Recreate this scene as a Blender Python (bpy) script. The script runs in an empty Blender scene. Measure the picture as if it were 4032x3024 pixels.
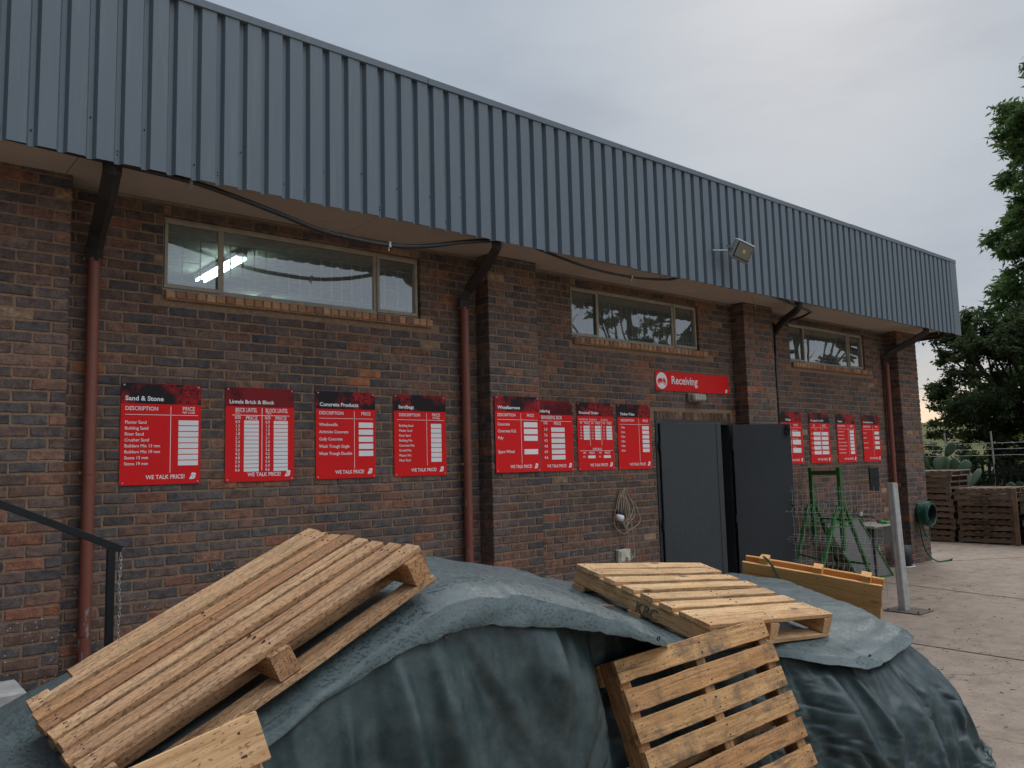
import bpy, bmesh, math, random
import numpy as np
from mathutils import Vector, Matrix, noise
R = math.radians
rnd = random.Random(7)
SC = bpy.context.scene
COL = SC.collection
G = -0.54                                   # ground level

# ---------------------------------------------------------------- camera
cam_d = bpy.data.cameras.new('camera')
cam_d.sensor_width = 36.0
cam_d.lens = 3166.3 / 4032 * 36
cam_d.clip_start = 0.05
cam_d.clip_end = 3000
cam = bpy.data.objects.new('camera', cam_d)
COL.objects.link(cam)
_pi, _ya, _ro = 0.10193, 0.69784, -0.02618
_F = Vector((math.sin(_ya)*math.cos(_pi), math.cos(_ya)*math.cos(_pi), math.sin(_pi)))
_r = Vector((math.cos(_ya), -math.sin(_ya), 0))
_u = _r.cross(_F)
_r2 = math.cos(_ro)*_r + math.sin(_ro)*_u
_u2 = -math.sin(_ro)*_r + math.cos(_ro)*_u
CAM = Vector((0, -6.7127, 1.3362))
cam.matrix_world = Matrix(((_r2.x, _u2.x, -_F.x, CAM.x), (_r2.y, _u2.y, -_F.y, CAM.y),
                           (_r2.z, _u2.z, -_F.z, CAM.z), (0, 0, 0, 1)))
SC.camera = cam
SC.view_settings.view_transform = 'Standard'
SC.view_settings.look = 'None'
SC.view_settings.exposure = 0.36
SC.view_settings.gamma = 1.0
SC.render.engine = 'CYCLES'

# ---------------------------------------------------------------- world: overcast evening sky
SUN_EL, SUN_AZ = R(32), R(62)               # azimuth from +y towards +x
w = bpy.data.worlds.new("World"); SC.world = w; w.use_nodes = True
nt = w.node_tree; nt.nodes.clear()
def N(nt, t, **k):
    n = nt.nodes.new(t)
    for a, b in k.items():
        if a == 'inp':
            for i, v in b.items(): n.inputs[i].default_value = v
        else: setattr(n, a, b)
    return n
L = lambda nt, a, b: nt.links.new(a, b)
out = N(nt, 'ShaderNodeOutputWorld'); bg = N(nt, 'ShaderNodeBackground'); L(nt, bg.outputs[0], out.inputs[0])
sky = N(nt, 'ShaderNodeTexSky', sky_type='NISHITA', sun_disc=False, sun_elevation=SUN_EL, sun_rotation=SUN_AZ,
        air_density=1.0, dust_density=2.0)
bg.inputs[1].default_value = 0.10
tc = N(nt, 'ShaderNodeTexCoord')
sep = N(nt, 'ShaderNodeSeparateXYZ'); L(nt, tc.outputs['Generated'], sep.inputs[0])
def ramp(nt, src, stops, interp='LINEAR'):
    r = N(nt, 'ShaderNodeValToRGB'); r.color_ramp.interpolation = interp
    e = r.color_ramp.elements
    while len(e) < len(stops): e.new(0.5)
    for i, (p, c) in enumerate(stops):
        e[i].position = p; e[i].color = (*c, 1) if len(c) == 3 else c
    if src is not None: L(nt, src, r.inputs[0])
    return r.outputs[0]
def mixc(nt, fac, a, b, bt='MIX'):
    m = N(nt, 'ShaderNodeMix', data_type='RGBA', blend_type=bt)
    for v, i in ((fac, 0), (a, 6), (b, 7)):
        if hasattr(v, 'is_linked') or hasattr(v, 'links'): L(nt, v, m.inputs[i])
        elif i == 0: m.inputs[0].default_value = v
        else: m.inputs[i].default_value = (*v, 1)
    return m.outputs[2]
def math_(nt, op, a, b=None, c=None):
    m = N(nt, 'ShaderNodeMath', operation=op)
    for i, v in enumerate((a, b, c)):
        if v is None: continue
        if hasattr(v, 'links'): L(nt, v, m.inputs[i])
        else: m.inputs[i].default_value = v
    return m.outputs[0]
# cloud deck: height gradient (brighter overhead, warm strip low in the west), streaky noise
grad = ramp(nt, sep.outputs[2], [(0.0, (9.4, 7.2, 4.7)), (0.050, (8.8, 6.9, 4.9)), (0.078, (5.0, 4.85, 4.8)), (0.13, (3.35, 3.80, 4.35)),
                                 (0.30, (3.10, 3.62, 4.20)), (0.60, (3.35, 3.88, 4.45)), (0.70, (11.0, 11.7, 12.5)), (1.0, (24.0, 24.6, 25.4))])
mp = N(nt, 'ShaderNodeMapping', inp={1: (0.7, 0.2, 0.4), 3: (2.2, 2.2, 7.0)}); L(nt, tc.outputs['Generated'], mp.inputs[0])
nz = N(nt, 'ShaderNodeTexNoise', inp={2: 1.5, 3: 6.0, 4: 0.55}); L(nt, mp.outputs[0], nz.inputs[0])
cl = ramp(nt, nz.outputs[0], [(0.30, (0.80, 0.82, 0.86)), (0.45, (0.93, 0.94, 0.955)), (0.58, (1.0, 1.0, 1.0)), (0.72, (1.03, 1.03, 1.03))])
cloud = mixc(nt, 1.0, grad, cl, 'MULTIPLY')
# sky brightened out of view on the yard side (-y) to light the fronts
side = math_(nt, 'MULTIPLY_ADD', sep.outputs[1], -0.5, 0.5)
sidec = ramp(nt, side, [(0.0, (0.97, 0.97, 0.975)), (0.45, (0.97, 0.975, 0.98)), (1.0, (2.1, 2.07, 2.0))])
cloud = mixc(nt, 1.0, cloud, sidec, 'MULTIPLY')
# sky dimmed out of view towards -x so left-facing sides turn darker
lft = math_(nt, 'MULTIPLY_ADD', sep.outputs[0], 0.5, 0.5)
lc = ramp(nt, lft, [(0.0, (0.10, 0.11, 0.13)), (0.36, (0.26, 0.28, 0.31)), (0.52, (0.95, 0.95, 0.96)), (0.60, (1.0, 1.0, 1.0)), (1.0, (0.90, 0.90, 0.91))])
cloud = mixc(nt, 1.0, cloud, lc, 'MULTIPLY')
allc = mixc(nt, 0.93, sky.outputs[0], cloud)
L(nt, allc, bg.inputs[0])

sun_d = bpy.data.lights.new('sun', 'SUN'); sun_d.energy = 0.5; sun_d.angle = R(25); sun_d.color = (1.0, 0.90, 0.78)
sun = bpy.data.objects.new('sun', sun_d); COL.objects.link(sun)
sd = Vector((math.sin(SUN_AZ)*math.cos(SUN_EL), math.cos(SUN_AZ)*math.cos(SUN_EL), math.sin(SUN_EL)))
sun.rotation_euler = sd.to_track_quat('Z', 'Y').to_euler()
sun.location = (0, 0, 20)

# ---------------------------------------------------------------- material helpers
def lerp(a, b, t): return a + (b-a)*t
def mat(name, col=(0.5, 0.5, 0.5), rough=0.7, metal=0.0, build=None, spec=0.5):
    m = bpy.data.materials.new(name); m.use_nodes = True
    nt = m.node_tree; b = nt.nodes['Principled BSDF']
    b.inputs['Base Color'].default_value = (*col, 1); b.inputs['Roughness'].default_value = rough
    b.inputs['Metallic'].default_value = metal; b.inputs['Specular IOR Level'].default_value = spec
    if build: build(nt, b)
    return m
def coords(nt, kind='Object', scale=(1, 1, 1), rnd_off=False):
    t = N(nt, 'ShaderNodeTexCoord'); m = N(nt, 'ShaderNodeMapping', inp={3: scale})
    src = t.outputs[kind]
    if rnd_off:
        oi = N(nt, 'ShaderNodeObjectInfo'); mu = math_(nt, 'MULTIPLY', oi.outputs['Random'], 53.0)
        cb = N(nt, 'ShaderNodeCombineXYZ')
        for i in range(3): L(nt, mu, cb.inputs[i])
        ad = N(nt, 'ShaderNodeVectorMath', operation='ADD'); L(nt, src, ad.inputs[0]); L(nt, cb.outputs[0], ad.inputs[1]); src = ad.outputs[0]
    L(nt, src, m.inputs[0]); return m.outputs[0]
def noise_(nt, vec, scale, detail=4, rough=0.5, dist=0.0):
    n = N(nt, 'ShaderNodeTexNoise', inp={2: scale, 3: detail, 4: rough}); n.inputs['Distortion'].default_value = dist
    L(nt, vec, n.inputs[0]); return n.outputs[0]
def bump(nt, b, h, strength=0.3, dist=0.01, prev=None):
    n = N(nt, 'ShaderNodeBump', inp={0: strength, 1: dist}); L(nt, h, n.inputs['Height'])
    if prev is not None: L(nt, prev, n.inputs['Normal'])
    L(nt, n.outputs[0], b.inputs['Normal']); return n.outputs[0]

def _brick(nt, b):
    at = N(nt, 'ShaderNodeAttribute', attribute_name='tint')
    v = coords(nt)
    n1 = noise_(nt, v, 14, 5, 0.6); n2 = noise_(nt, v, 90, 4, 0.7)
    vw = coords(nt, 'Object', (1, 1, 2.5)); n3 = noise_(nt, vw, 34, 3, 0.6)
    c = mixc(nt, 1.0, at.outputs[0], ramp(nt, n1, [(0.28, (0.50, 0.50, 0.53)), (0.5, (1, 1, 1)), (0.72, (1.55, 1.42, 1.30))]), 'MULTIPLY')
    c = mixc(nt, 1.0, c, ramp(nt, n2, [(0.3, (0.6, 0.6, 0.6)), (0.5, (1, 1, 1)), (0.72, (1.3, 1.3, 1.3))]), 'MULTIPLY')
    # burnt spots and pale smears
    c = mixc(nt, ramp(nt, n3, [(0.60, (0, 0, 0)), (0.70, (0.7, 0.7, 0.7))]), c, (0.060, 0.056, 0.058))
    n4 = noise_(nt, v, 6, 4, 0.7)
    c = mixc(nt, ramp(nt, n4, [(0.60, (0, 0, 0)), (0.78, (0.22, 0.22, 0.22))]), c, (0.36, 0.27, 0.21))
    big = noise_(nt, coords(nt, 'Object', (0.5, 0.5, 0.35)), 1.6, 5, 0.65)
    c = mixc(nt, 1.0, c, ramp(nt, big, [(0.30, (0.70, 0.70, 0.72)), (0.5, (1, 1, 1)), (0.72, (1.22, 1.18, 1.12))]), 'MULTIPLY')
    run = noise_(nt, coords(nt, 'Object', (7, 7, 0.35)), 1.6, 5, 0.7)
    c = mixc(nt, ramp(nt, run, [(0.60, (0, 0, 0)), (0.78, (0.35, 0.35, 0.35))]), c, (0.045, 0.038, 0.036))
    # splashes of white paint low on the wall
    sp = N(nt, 'ShaderNodeTexVoronoi', inp={2: 34.0}); L(nt, v, sp.inputs[0])
    s1 = ramp(nt, sp.outputs['Distance'], [(0.12, (1, 1, 1)), (0.18, (0, 0, 0))])
    s2 = ramp(nt, noise_(nt, v, 1.3, 2, 0.5), [(0.50, (0, 0, 0)), (0.60, (1, 1, 1))])
    sx = N(nt, 'ShaderNodeSeparateXYZ'); L(nt, v, sx.inputs[0])
    s3 = ramp(nt, math_(nt, 'MULTIPLY_ADD', sx.outputs[2], 0.5, 0.5), [(0.80, (1, 1, 1)), (0.95, (0, 0, 0))])
    s4 = ramp(nt, sp.outputs['Color'], [(0.45, (0, 0, 0)), (0.5, (1, 1, 1))])
    m = mixc(nt, 1.0, mixc(nt, 1.0, s1, s2, 'MULTIPLY'), mixc(nt, 1.0, s3, s4, 'MULTIPLY'), 'MULTIPLY')
    c = mixc(nt, m, c, (0.55, 0.53, 0.48))
    L(nt, c, b.inputs['Base Color'])
    hh = math_(nt, 'ADD', math_(nt, 'MULTIPLY', n1, 0.7), math_(nt, 'MULTIPLY', n2, 0.5))
    bump(nt, b, hh, 1.0, 0.010)
M_BRICK = mat('brick', rough=0.82, build=_brick, spec=0.3)
def _mortar(nt, b):
    v = coords(nt); n = noise_(nt, v, 60, 5, 0.7); n2 = noise_(nt, v, 4, 3, 0.6)
    c = mixc(nt, n2, (0.235, 0.145, 0.092), (0.335, 0.220, 0.148))
    c = mixc(nt, 1.0, c, ramp(nt, n, [(0.3, (0.6, 0.6, 0.6)), (0.7, (1.25, 1.25, 1.25))]), 'MULTIPLY')
    L(nt, c, b.inputs['Base Color']); bump(nt, b, n, 0.8, 0.006)
M_MORTAR = mat('mortar', rough=0.95, build=_mortar, spec=0.2)
def plain(name, col, rough=0.6, metal=0.0, var=0.25, sc=8, bmp=0.15, spec=0.5):
    def f(nt, b):
        v = coords(nt, rnd_off=True); n = noise_(nt, v, sc, 5, 0.65); n2 = noise_(nt, v, sc*9, 3, 0.6)
        c = mixc(nt, 1.0, col, ramp(nt, n, [(0.25, (1-var,)*3), (0.75, (1+var,)*3)]), 'MULTIPLY')
        L(nt, c, b.inputs['Base Color'])
        rr = math_(nt, 'MULTIPLY_ADD', n, 0.3, rough-0.15); L(nt, rr, b.inputs['Roughness'])
        bump(nt, b, n2, bmp, 0.002)
    return mat(name, col, rough, metal, f, spec)
def _clad(nt, b):
    v = coords(nt, scale=(1, 1, 0.25)); n = noise_(nt, v, 3.5, 5, 0.6); n2 = noise_(nt, coords(nt), 220, 2, 0.5)
    n3 = noise_(nt, coords(nt, scale=(6, 6, 0.35)), 4, 4, 0.7)
    c = mixc(nt, n, (0.094, 0.125, 0.156), (0.132, 0.165, 0.198))
    c = mixc(nt, ramp(nt, n3, [(0.55, (0, 0, 0)), (0.8, (0.5, 0.5, 0.5))]), c, (0.20, 0.215, 0.225))
    n5 = noise_(nt, coords(nt, scale=(9, 9, 0.22)), 5, 5, 0.75)
    c = mixc(nt, ramp(nt, n5, [(0.58, (0, 0, 0)), (0.75, (0.4, 0.4, 0.4))]), c, (0.055, 0.065, 0.078))
    L(nt, c, b.inputs['Base Color'])
    L(nt, math_(nt, 'MULTIPLY_ADD', n, 0.25, 0.36), b.inputs['Roughness'])
    bump(nt, b, math_(nt, 'ADD', n, math_(nt, 'MULTIPLY', n2, 0.15)), 0.12, 0.006)
M_CLAD = mat('painted_steel_cladding', rough=0.5, build=_clad, spec=0.55)
def _soffit(nt, b):
    v = coords(nt); n = noise_(nt, v, 1.2, 5, 0.7); n2 = noise_(nt, coords(nt, scale=(2, 8, 1)), 3, 5, 0.7)
    c = mixc(nt, n, (0.42, 0.34, 0.28), (0.58, 0.49, 0.41))
    c = mixc(nt, ramp(nt, n2, [(0.66, (0, 0, 0)), (0.74, (0.7, 0.7, 0.7))]), c, (0.10, 0.06, 0.035))
    L(nt, c, b.inputs['Base Color']); bump(nt, b, n, 0.2, 0.01)
M_SOFFIT = mat('soffit_board', rough=0.9, build=_soffit, spec=0.2)
def _dp(nt, b):
    v = coords(nt); n = noise_(nt, v, 9, 5, 0.7); n2 = noise_(nt, coords(nt, scale=(1, 1, 0.35)), 26, 4, 0.65)
    c = mixc(nt, n, (0.165, 0.046, 0.030), (0.24, 0.078, 0.052))
    sx = N(nt, 'ShaderNodeSeparateXYZ'); L(nt, v, sx.inputs[0])
    # paint flakes off towards the foot
    low = ramp(nt, math_(nt, 'MULTIPLY_ADD', sx.outputs[2], 0.25, 0.25), [(0.0, (0.22,)*3), (0.22, (0.12,)*3), (0.50, (0.03,)*3), (0.75, (0.0,)*3)])
    fl = ramp(nt, math_(nt, 'ADD', n2, low), [(0.68, (0, 0, 0)), (0.71, (0.85, 0.85, 0.85))])
    c = mixc(nt, fl, c, (0.25, 0.26, 0.27)); L(nt, c, b.inputs['Base Color']); bump(nt, b, fl, 0.2, 0.002)
M_DP = mat('red_oxide_paint', rough=0.5, build=_dp)
M_DPTOP = plain('dark_bitumen_paint', (0.030, 0.024, 0.022), 0.5)
def _sred(nt, b):
    v = coords(nt, rnd_off=True); n = noise_(nt, v, 3, 4, 0.6); g = noise_(nt, coords(nt, scale=(14, 14, 1.2), rnd_off=True), 1.5, 4, 0.7)
    c = mixc(nt, n, (0.70, 0.010, 0.012), (0.80, 0.015, 0.018)); c = mixc(nt, ramp(nt, g, [(0.58, (0, 0, 0)), (0.8, (0.25,)*3)]), c, (0.36, 0.03, 0.03))
    L(nt, c, b.inputs['Base Color']); L(nt, math_(nt, 'MULTIPLY_ADD', n, 0.3, 0.35), b.inputs['Roughness'])
M_SIGNRED = mat('sign_red', rough=0.5, build=_sred, spec=0.18)
M_WHITE = mat('sign_white', (0.86, 0.86, 0.87), 0.5, spec=0.25)
M_SCREW = plain('zinc_screw', (0.45, 0.45, 0.45), 0.4, 0.8)
M_FRAME = plain('window_frame_paint', (0.36, 0.32, 0.26), 0.6, var=0.2, sc=14)
M_BAR = plain('burglar_bar_paint', (0.75, 0.78, 0.75), 0.6)
def _doorp(nt, b):
    v = coords(nt, rnd_off=True); n = noise_(nt, v, 1.6, 5, 0.65); s1 = noise_(nt, coords(nt, scale=(3, 3, 30), rnd_off=True), 2.0, 5, 0.75); s2 = noise_(nt, coords(nt, scale=(40, 40, 2.0), rnd_off=True), 1.0, 4, 0.7)
    c = mixc(nt, n, (0.034, 0.041, 0.047), (0.058, 0.067, 0.075))
    c = mixc(nt, ramp(nt, s1, [(0.66, (0, 0, 0)), (0.72, (0.30,)*3)]), c, (0.15, 0.16, 0.165)); c = mixc(nt, ramp(nt, s2, [(0.64, (0, 0, 0)), (0.76, (0.35,)*3)]), c, (0.10, 0.085, 0.07))
    L(nt, c, b.inputs['Base Color']); L(nt, math_(nt, 'MULTIPLY_ADD', n, 0.35, 0.25), b.inputs['Roughness']); bump(nt, b, n, 0.5, 0.02)
M_DOOR = mat('door_paint', rough=0.42, build=_doorp, spec=0.4)
M_BLACK = plain('black_paint', (0.016, 0.018, 0.020), 0.5, var=0.3, sc=20, spec=0.25)
M_GALV = plain('galvanised_steel', (0.46, 0.46, 0.46), 0.5, 0.35, var=0.25, sc=12)
M_WIRE = plain('zinc_wire', (0.44, 0.44, 0.43), 0.5, 0.2)
M_GREEN = plain('green_paint', (0.016, 0.12, 0.022), 0.5, var=0.35, sc=10)
M_CABLE = plain('black_conduit', (0.03, 0.03, 0.033), 0.3)
M_CORD = plain('beige_cord', (0.36, 0.30, 0.22), 0.6)
M_PLAST = plain('ivory_plastic', (0.55, 0.52, 0.42), 0.5)
M_GREYM = plain('grey_cast_alloy', (0.33, 0.34, 0.35), 0.45, 0.3)
M_HOSE = plain('green_hose', (0.012, 0.085, 0.055), 0.4)
M_DARKPL = plain('dark_plastic', (0.025, 0.025, 0.027), 0.5)
M_RUST = plain('rusty_pipe', (0.075, 0.038, 0.026), 0.8)
M_STONE = plain('white_painted_concrete', (0.45, 0.44, 0.42), 0.9)
M_ROOM = plain('room_plaster', (0.60, 0.66, 0.60), 0.9)
M_ROOMD = plain('room_dark', (0.045, 0.05, 0.05), 0.9)
M_SILLB = None
def _glass(nt, b):
    nt.nodes.remove(b); o = nt.nodes['Material Output']
    g = N(nt, 'ShaderNodeBsdfGlossy', inp={0: (0.95, 0.97, 1.0, 1), 1: 0.012}); t = N(nt, 'ShaderNodeBsdfTransparent', inp={0: (0.62, 0.70, 0.66, 1)})
    fr = N(nt, 'ShaderNodeFresnel', inp={0: 1.6}); k = math_(nt, 'MULTIPLY_ADD', fr.outputs[0], 1.35, 0.10)
    df = N(nt, 'ShaderNodeBsdfDiffuse', inp={0: (0.30, 0.32, 0.30, 1)}); dn = noise_(nt, coords(nt, rnd_off=True), 3, 5, 0.7)
    md = N(nt, 'ShaderNodeMixShader'); L(nt, math_(nt, 'MULTIPLY_ADD', dn, 0.46, 0.08), md.inputs[0]); L(nt, t.outputs[0], md.inputs[1]); L(nt, df.outputs[0], md.inputs[2])
    mx = N(nt, 'ShaderNodeMixShader'); L(nt, k, mx.inputs[0]); L(nt, md.outputs[0], mx.inputs[1]); L(nt, g.outputs[0], mx.inputs[2])
    n = noise_(nt, coords(nt), 1.4, 2, 0.5); bp = N(nt, 'ShaderNodeBump', inp={0: 0.06, 1: 0.02}); L(nt, n, bp.inputs['Height']); L(nt, bp.outputs[0], g.inputs['Normal'])
    L(nt, mx.outputs[0], o.inputs[0])
M_GLASS = mat('window_glass', build=_glass)
def _tube(nt, b):
    b.inputs['Emission Color'].default_value = (0.86, 1.0, 0.93, 1); b.inputs['Emission Strength'].default_value = 14.0
M_TUBE = mat('fluorescent_tube', (0.8, 0.8, 0.8), 0.5, build=_tube)

def wood(name, axis, ca, cb, spots=0.0, stain=0.25):
    def f(nt, b):
        sc = [16, 16, 16]; sc[axis] = 0.9
        v = coords(nt, scale=tuple(sc), rnd_off=True)
        g = noise_(nt, v, 3.0, 6, 0.62, 0.6)
        v2 = coords(nt, rnd_off=True); n2 = noise_(nt, v2, 5, 4, 0.6)
        oi = N(nt, 'ShaderNodeObjectInfo')
        c = mixc(nt, ramp(nt, g, [(0.32, (0, 0, 0)), (0.66, (1, 1, 1))]), ca, cb)
        c = mixc(nt, 1.0, c, ramp(nt, oi.outputs['Random'], [(0, (0.74, 0.60, 0.52)), (0.3, (1.0, 0.92, 0.84)), (0.55, (1.16, 1.14, 1.08)), (0.8, (0.92, 0.88, 0.84)), (1, (1.0, 0.84, 0.70))]), 'MULTIPLY')
        # grey weathering + knots
        c = mixc(nt, ramp(nt, n2, [(0.5, (0, 0, 0)), (0.75, (stain*1.6,)*3)]), c, (0.115, 0.085, 0.062))
        vo = N(nt, 'ShaderNodeTexVoronoi', inp={2: 1.0}); s2 = [7, 7, 7]; s2[axis] = 2.6
        L(nt, coords(nt, scale=tuple(s2), rnd_off=True), vo.inputs[0])
        kn = ramp(nt, vo.outputs['Distance'], [(0.07, (0.8,)*3), (0.16, (0, 0, 0))])
        c = mixc(nt, kn, c, (0.085, 0.035, 0.018))
        s4 = [22, 22, 22]; s4[axis] = 3.5
        n6 = noise_(nt, coords(nt, scale=tuple(s4), rnd_off=True), 1.0, 6, 0.75, 0.8)
        c = mixc(nt, ramp(nt, n6, [(0.52, (0, 0, 0)), (0.66, (min(0.75, stain*1.5),)*3)]), c, (0.15, 0.088, 0.050))
        sp2 = [60, 60, 60]; sp2[axis] = 1.2
        n7 = noise_(nt, coords(nt, scale=tuple(sp2), rnd_off=True), 1.0, 2, 0.5)
        c = mixc(nt, ramp(nt, n7, [(0.67, (0, 0, 0)), (0.70, (0.6 if stain > 0.1 else 0.15,)*3)]), c, (0.07, 0.04, 0.025))
        if spots > 0:
            s3 = [135, 135, 135]; s3[axis] = 58
            ns = noise_(nt, coords(nt, scale=tuple(s3), rnd_off=True), 1.0, 1.5, 0.5, 0.3)
            lo = 0.64 - 0.10*spots
            sp = ramp(nt, ns, [(lo+0.01, (0, 0, 0)), (lo+0.06, (0.58,)*3)])
            c = mixc(nt, sp, c, (0.10, 0.048, 0.026))
        L(nt, c, b.inputs['Base Color'])
        bump(nt, b, g, 0.7, 0.006)
    return mat(name, rough=0.75, build=f, spec=0.3)
W_RED = [wood('rain_spotted_wood', a, (0.38, 0.215, 0.110), (0.62, 0.405, 0.240), 1.0) for a in (0, 1)]
W_PALE = [wood('pale_pine', a, (0.46, 0.27, 0.13), (0.68, 0.46, 0.26), 0.35, 0.25) for a in (0, 1)]
W_GOLD = [wood('golden_worn_pine', a, (0.38, 0.205, 0.085), (0.62, 0.375, 0.180), 0.35, 0.75) for a in (0, 1)]
W_ORAN = [wood('fresh_orange_pine', a, (0.62, 0.34, 0.12), (0.76, 0.46, 0.20), 0.0, 0.03) for a in (0, 1)]
W_OLD = [wood('old_grey_brown_wood', a, (0.135, 0.102, 0.078), (0.250, 0.200, 0.158), 0.2, 0.5) for a in (0, 1)]

def _tarp(nt, b, top):
    v = coords(nt); n = noise_(nt, v, 1.7, 6, 0.65, 0.5); n2 = noise_(nt, v, 9, 5, 0.7)
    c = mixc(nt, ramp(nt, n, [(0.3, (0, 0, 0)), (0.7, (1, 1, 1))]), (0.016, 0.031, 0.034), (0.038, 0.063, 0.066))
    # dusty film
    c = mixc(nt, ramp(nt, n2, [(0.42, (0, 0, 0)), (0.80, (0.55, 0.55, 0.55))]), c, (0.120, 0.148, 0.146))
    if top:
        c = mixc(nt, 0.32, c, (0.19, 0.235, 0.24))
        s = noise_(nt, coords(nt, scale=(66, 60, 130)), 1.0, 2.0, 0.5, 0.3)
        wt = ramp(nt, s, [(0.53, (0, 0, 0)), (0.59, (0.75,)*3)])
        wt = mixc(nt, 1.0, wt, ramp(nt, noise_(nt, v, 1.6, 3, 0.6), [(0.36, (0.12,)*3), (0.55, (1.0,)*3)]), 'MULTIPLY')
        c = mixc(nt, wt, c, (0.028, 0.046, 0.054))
        L(nt, ramp(nt, s, [(0.48, (0.55,)*3), (0.60, (0.28,)*3)]), b.inputs['Roughness'])
    L(nt, c, b.inputs['Base Color'])
    vo = N(nt, 'ShaderNodeTexVoronoi', feature='DISTANCE_TO_EDGE', inp={2: 7.0}); wv = N(nt, 'ShaderNodeVectorMath', operation='ADD'); nn = N(nt, 'ShaderNodeTexNoise', inp={2: 3.0, 3: 4}); L(nt, v, nn.inputs[0]); L(nt, v, wv.inputs[0]); L(nt, nn.outputs['Color'], wv.inputs[1]); L(nt, wv.outputs[0], vo.inputs[0])
    cr = ramp(nt, vo.outputs['Distance'], [(0.0, (1,)*3), (0.06, (0.35,)*3), (0.2, (0, 0, 0))])
    wvx = N(nt, 'ShaderNodeTexNoise', inp={2: 420.0, 3: 1}); L(nt, v, wvx.inputs[0])
    # chalky scuff lines
    sc_ = noise_(nt, coords(nt, scale=(20, 20, 5)), 2.2, 5, 0.8); c = mixc(nt, ramp(nt, sc_, [(0.64, (0, 0, 0)), (0.72, (0.40,)*3)]), c, (0.20, 0.23, 0.23)); L(nt, c, b.inputs['Base Color'])
    p_ = bump(nt, b, math_(nt, 'ADD', math_(nt, 'MULTIPLY', cr, 0.05 if top else 0.0), math_(nt, 'MULTIPLY', wvx.outputs[0], 0.04)), 0.45, 0.02)
    p2_ = bump(nt, b, math_(nt, 'ADD', n, math_(nt, 'MULTIPLY', n2, 0.35)), 0.25, 0.02, p_)
    rg = N(nt, 'ShaderNodeTexNoise', noise_type='RIDGED_MULTIFRACTAL', normalize=True); rg.inputs['Scale'].default_value = 2.6; rg.inputs['Detail'].default_value = 4; rg.inputs['Roughness'].default_value = 0.55; rg.inputs['Distortion'].default_value = 0.5
    L(nt, coords(nt, scale=(1, 1, 0.7)), rg.inputs['Vector'])
    bump(nt, b, rg.outputs[0], 0.5 if top else 0.9, 0.025 if top else 0.05, p2_)
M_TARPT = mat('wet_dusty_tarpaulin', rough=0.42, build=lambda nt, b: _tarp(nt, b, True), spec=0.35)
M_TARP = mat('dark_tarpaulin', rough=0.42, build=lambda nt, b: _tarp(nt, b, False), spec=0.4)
def _conc(nt, b):
    v = coords(nt); n = noise_(nt, v, 0.35, 6, 0.65); n2 = noise_(nt, v, 5, 6, 0.7); n3 = noise_(nt, v, 45, 3, 0.6)
    c = mixc(nt, n, (0.235, 0.178, 0.135), (0.335, 0.265, 0.208))
    c = mixc(nt, 1.0, c, ramp(nt, n2, [(0.3, (0.68,)*3), (0.55, (1.0,)*3), (0.8, (1.14,)*3)]), 'MULTIPLY')
    c = mixc(nt, ramp(nt, n3, [(0.62, (0, 0, 0)), (0.70, (0.55,)*3)]), c, (0.09, 0.065, 0.05))
    n4 = noise_(nt, coords(nt, scale=(1, 2.2, 1)), 1.1, 5, 0.7)
    c = mixc(nt, ramp(nt, n4, [(0.56, (0, 0, 0)), (0.70, (0.6,)*3)]), c, (0.12, 0.088, 0.066))
    vc = N(nt, 'ShaderNodeTexVoronoi', feature='DISTANCE_TO_EDGE', inp={2: 0.33}); wv = N(nt, 'ShaderNodeVectorMath', operation='ADD'); nn = N(nt, 'ShaderNodeTexNoise', inp={2: 1.4, 3: 5}); L(nt, v, nn.inputs[0]); L(nt, v, wv.inputs[0]); L(nt, nn.outputs['Color'], wv.inputs[1]); L(nt, wv.outputs[0], vc.inputs[0])
    c = mixc(nt, ramp(nt, vc.outputs['Distance'], [(0.0, (0.75,)*3), (0.004, (0, 0, 0))]), c, (0.06, 0.045, 0.035))
    wet = noise_(nt, v, 22, 2, 0.5); c = mixc(nt, ramp(nt, wet, [(0.63, (0, 0, 0)), (0.66, (0.45,)*3)]), c, (0.12, 0.095, 0.078))
    L(nt, c, b.inputs['Base Color'])
    L(nt, ramp(nt, n4, [(0.4, (0.9,)*3), (0.7, (0.5,)*3)]), b.inputs['Roughness'])
    bump(nt, b, math_(nt, 'ADD', n2, math_(nt, 'MULTIPLY', n3, 0.3)), 0.35, 0.01)
M_CONC = mat('yard_concrete', rough=0.85, build=_conc, spec=0.35)
def _grass(nt, b):
    v = coords(nt); n = noise_(nt, v, 0.05, 5, 0.7); n2 = noise_(nt, v, 1.2, 5, 0.7)
    c = mixc(nt, n, (0.05, 0.075, 0.022), (0.16, 0.14, 0.06)); c = mixc(nt, 1.0, c, ramp(nt, n2, [(0.3, (0.6,)*3), (0.7, (1.3,)*3)]), 'MULTIPLY')
    L(nt, c, b.inputs['Base Color'])
M_GRASS = mat('veld_grass', rough=0.95, build=_grass, spec=0.1)
def leafm(name, ca, cb):
    def f(nt, b):
        at = N(nt, 'ShaderNodeAttribute', attribute_name='tint')
        c = mixc(nt, at.outputs['Fac'], ca, cb)
        L(nt, c, b.inputs['Base Color'])
        try: b.inputs['Subsurface Weight'].default_value = 0.0
        except Exception: pass
        o = nt.nodes['Material Output']; tr = N(nt, 'ShaderNodeBsdfTranslucent'); L(nt, c, tr.inputs[0])
        mx = N(nt, 'ShaderNodeMixShader', inp={0: 0.45}); L(nt, b.outputs[0], mx.inputs[1]); L(nt, tr.outputs[0], mx.inputs[2]); L(nt, mx.outputs[0], o.inputs[0])
    return mat(name, rough=0.6, build=f, spec=0.3)
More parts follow.
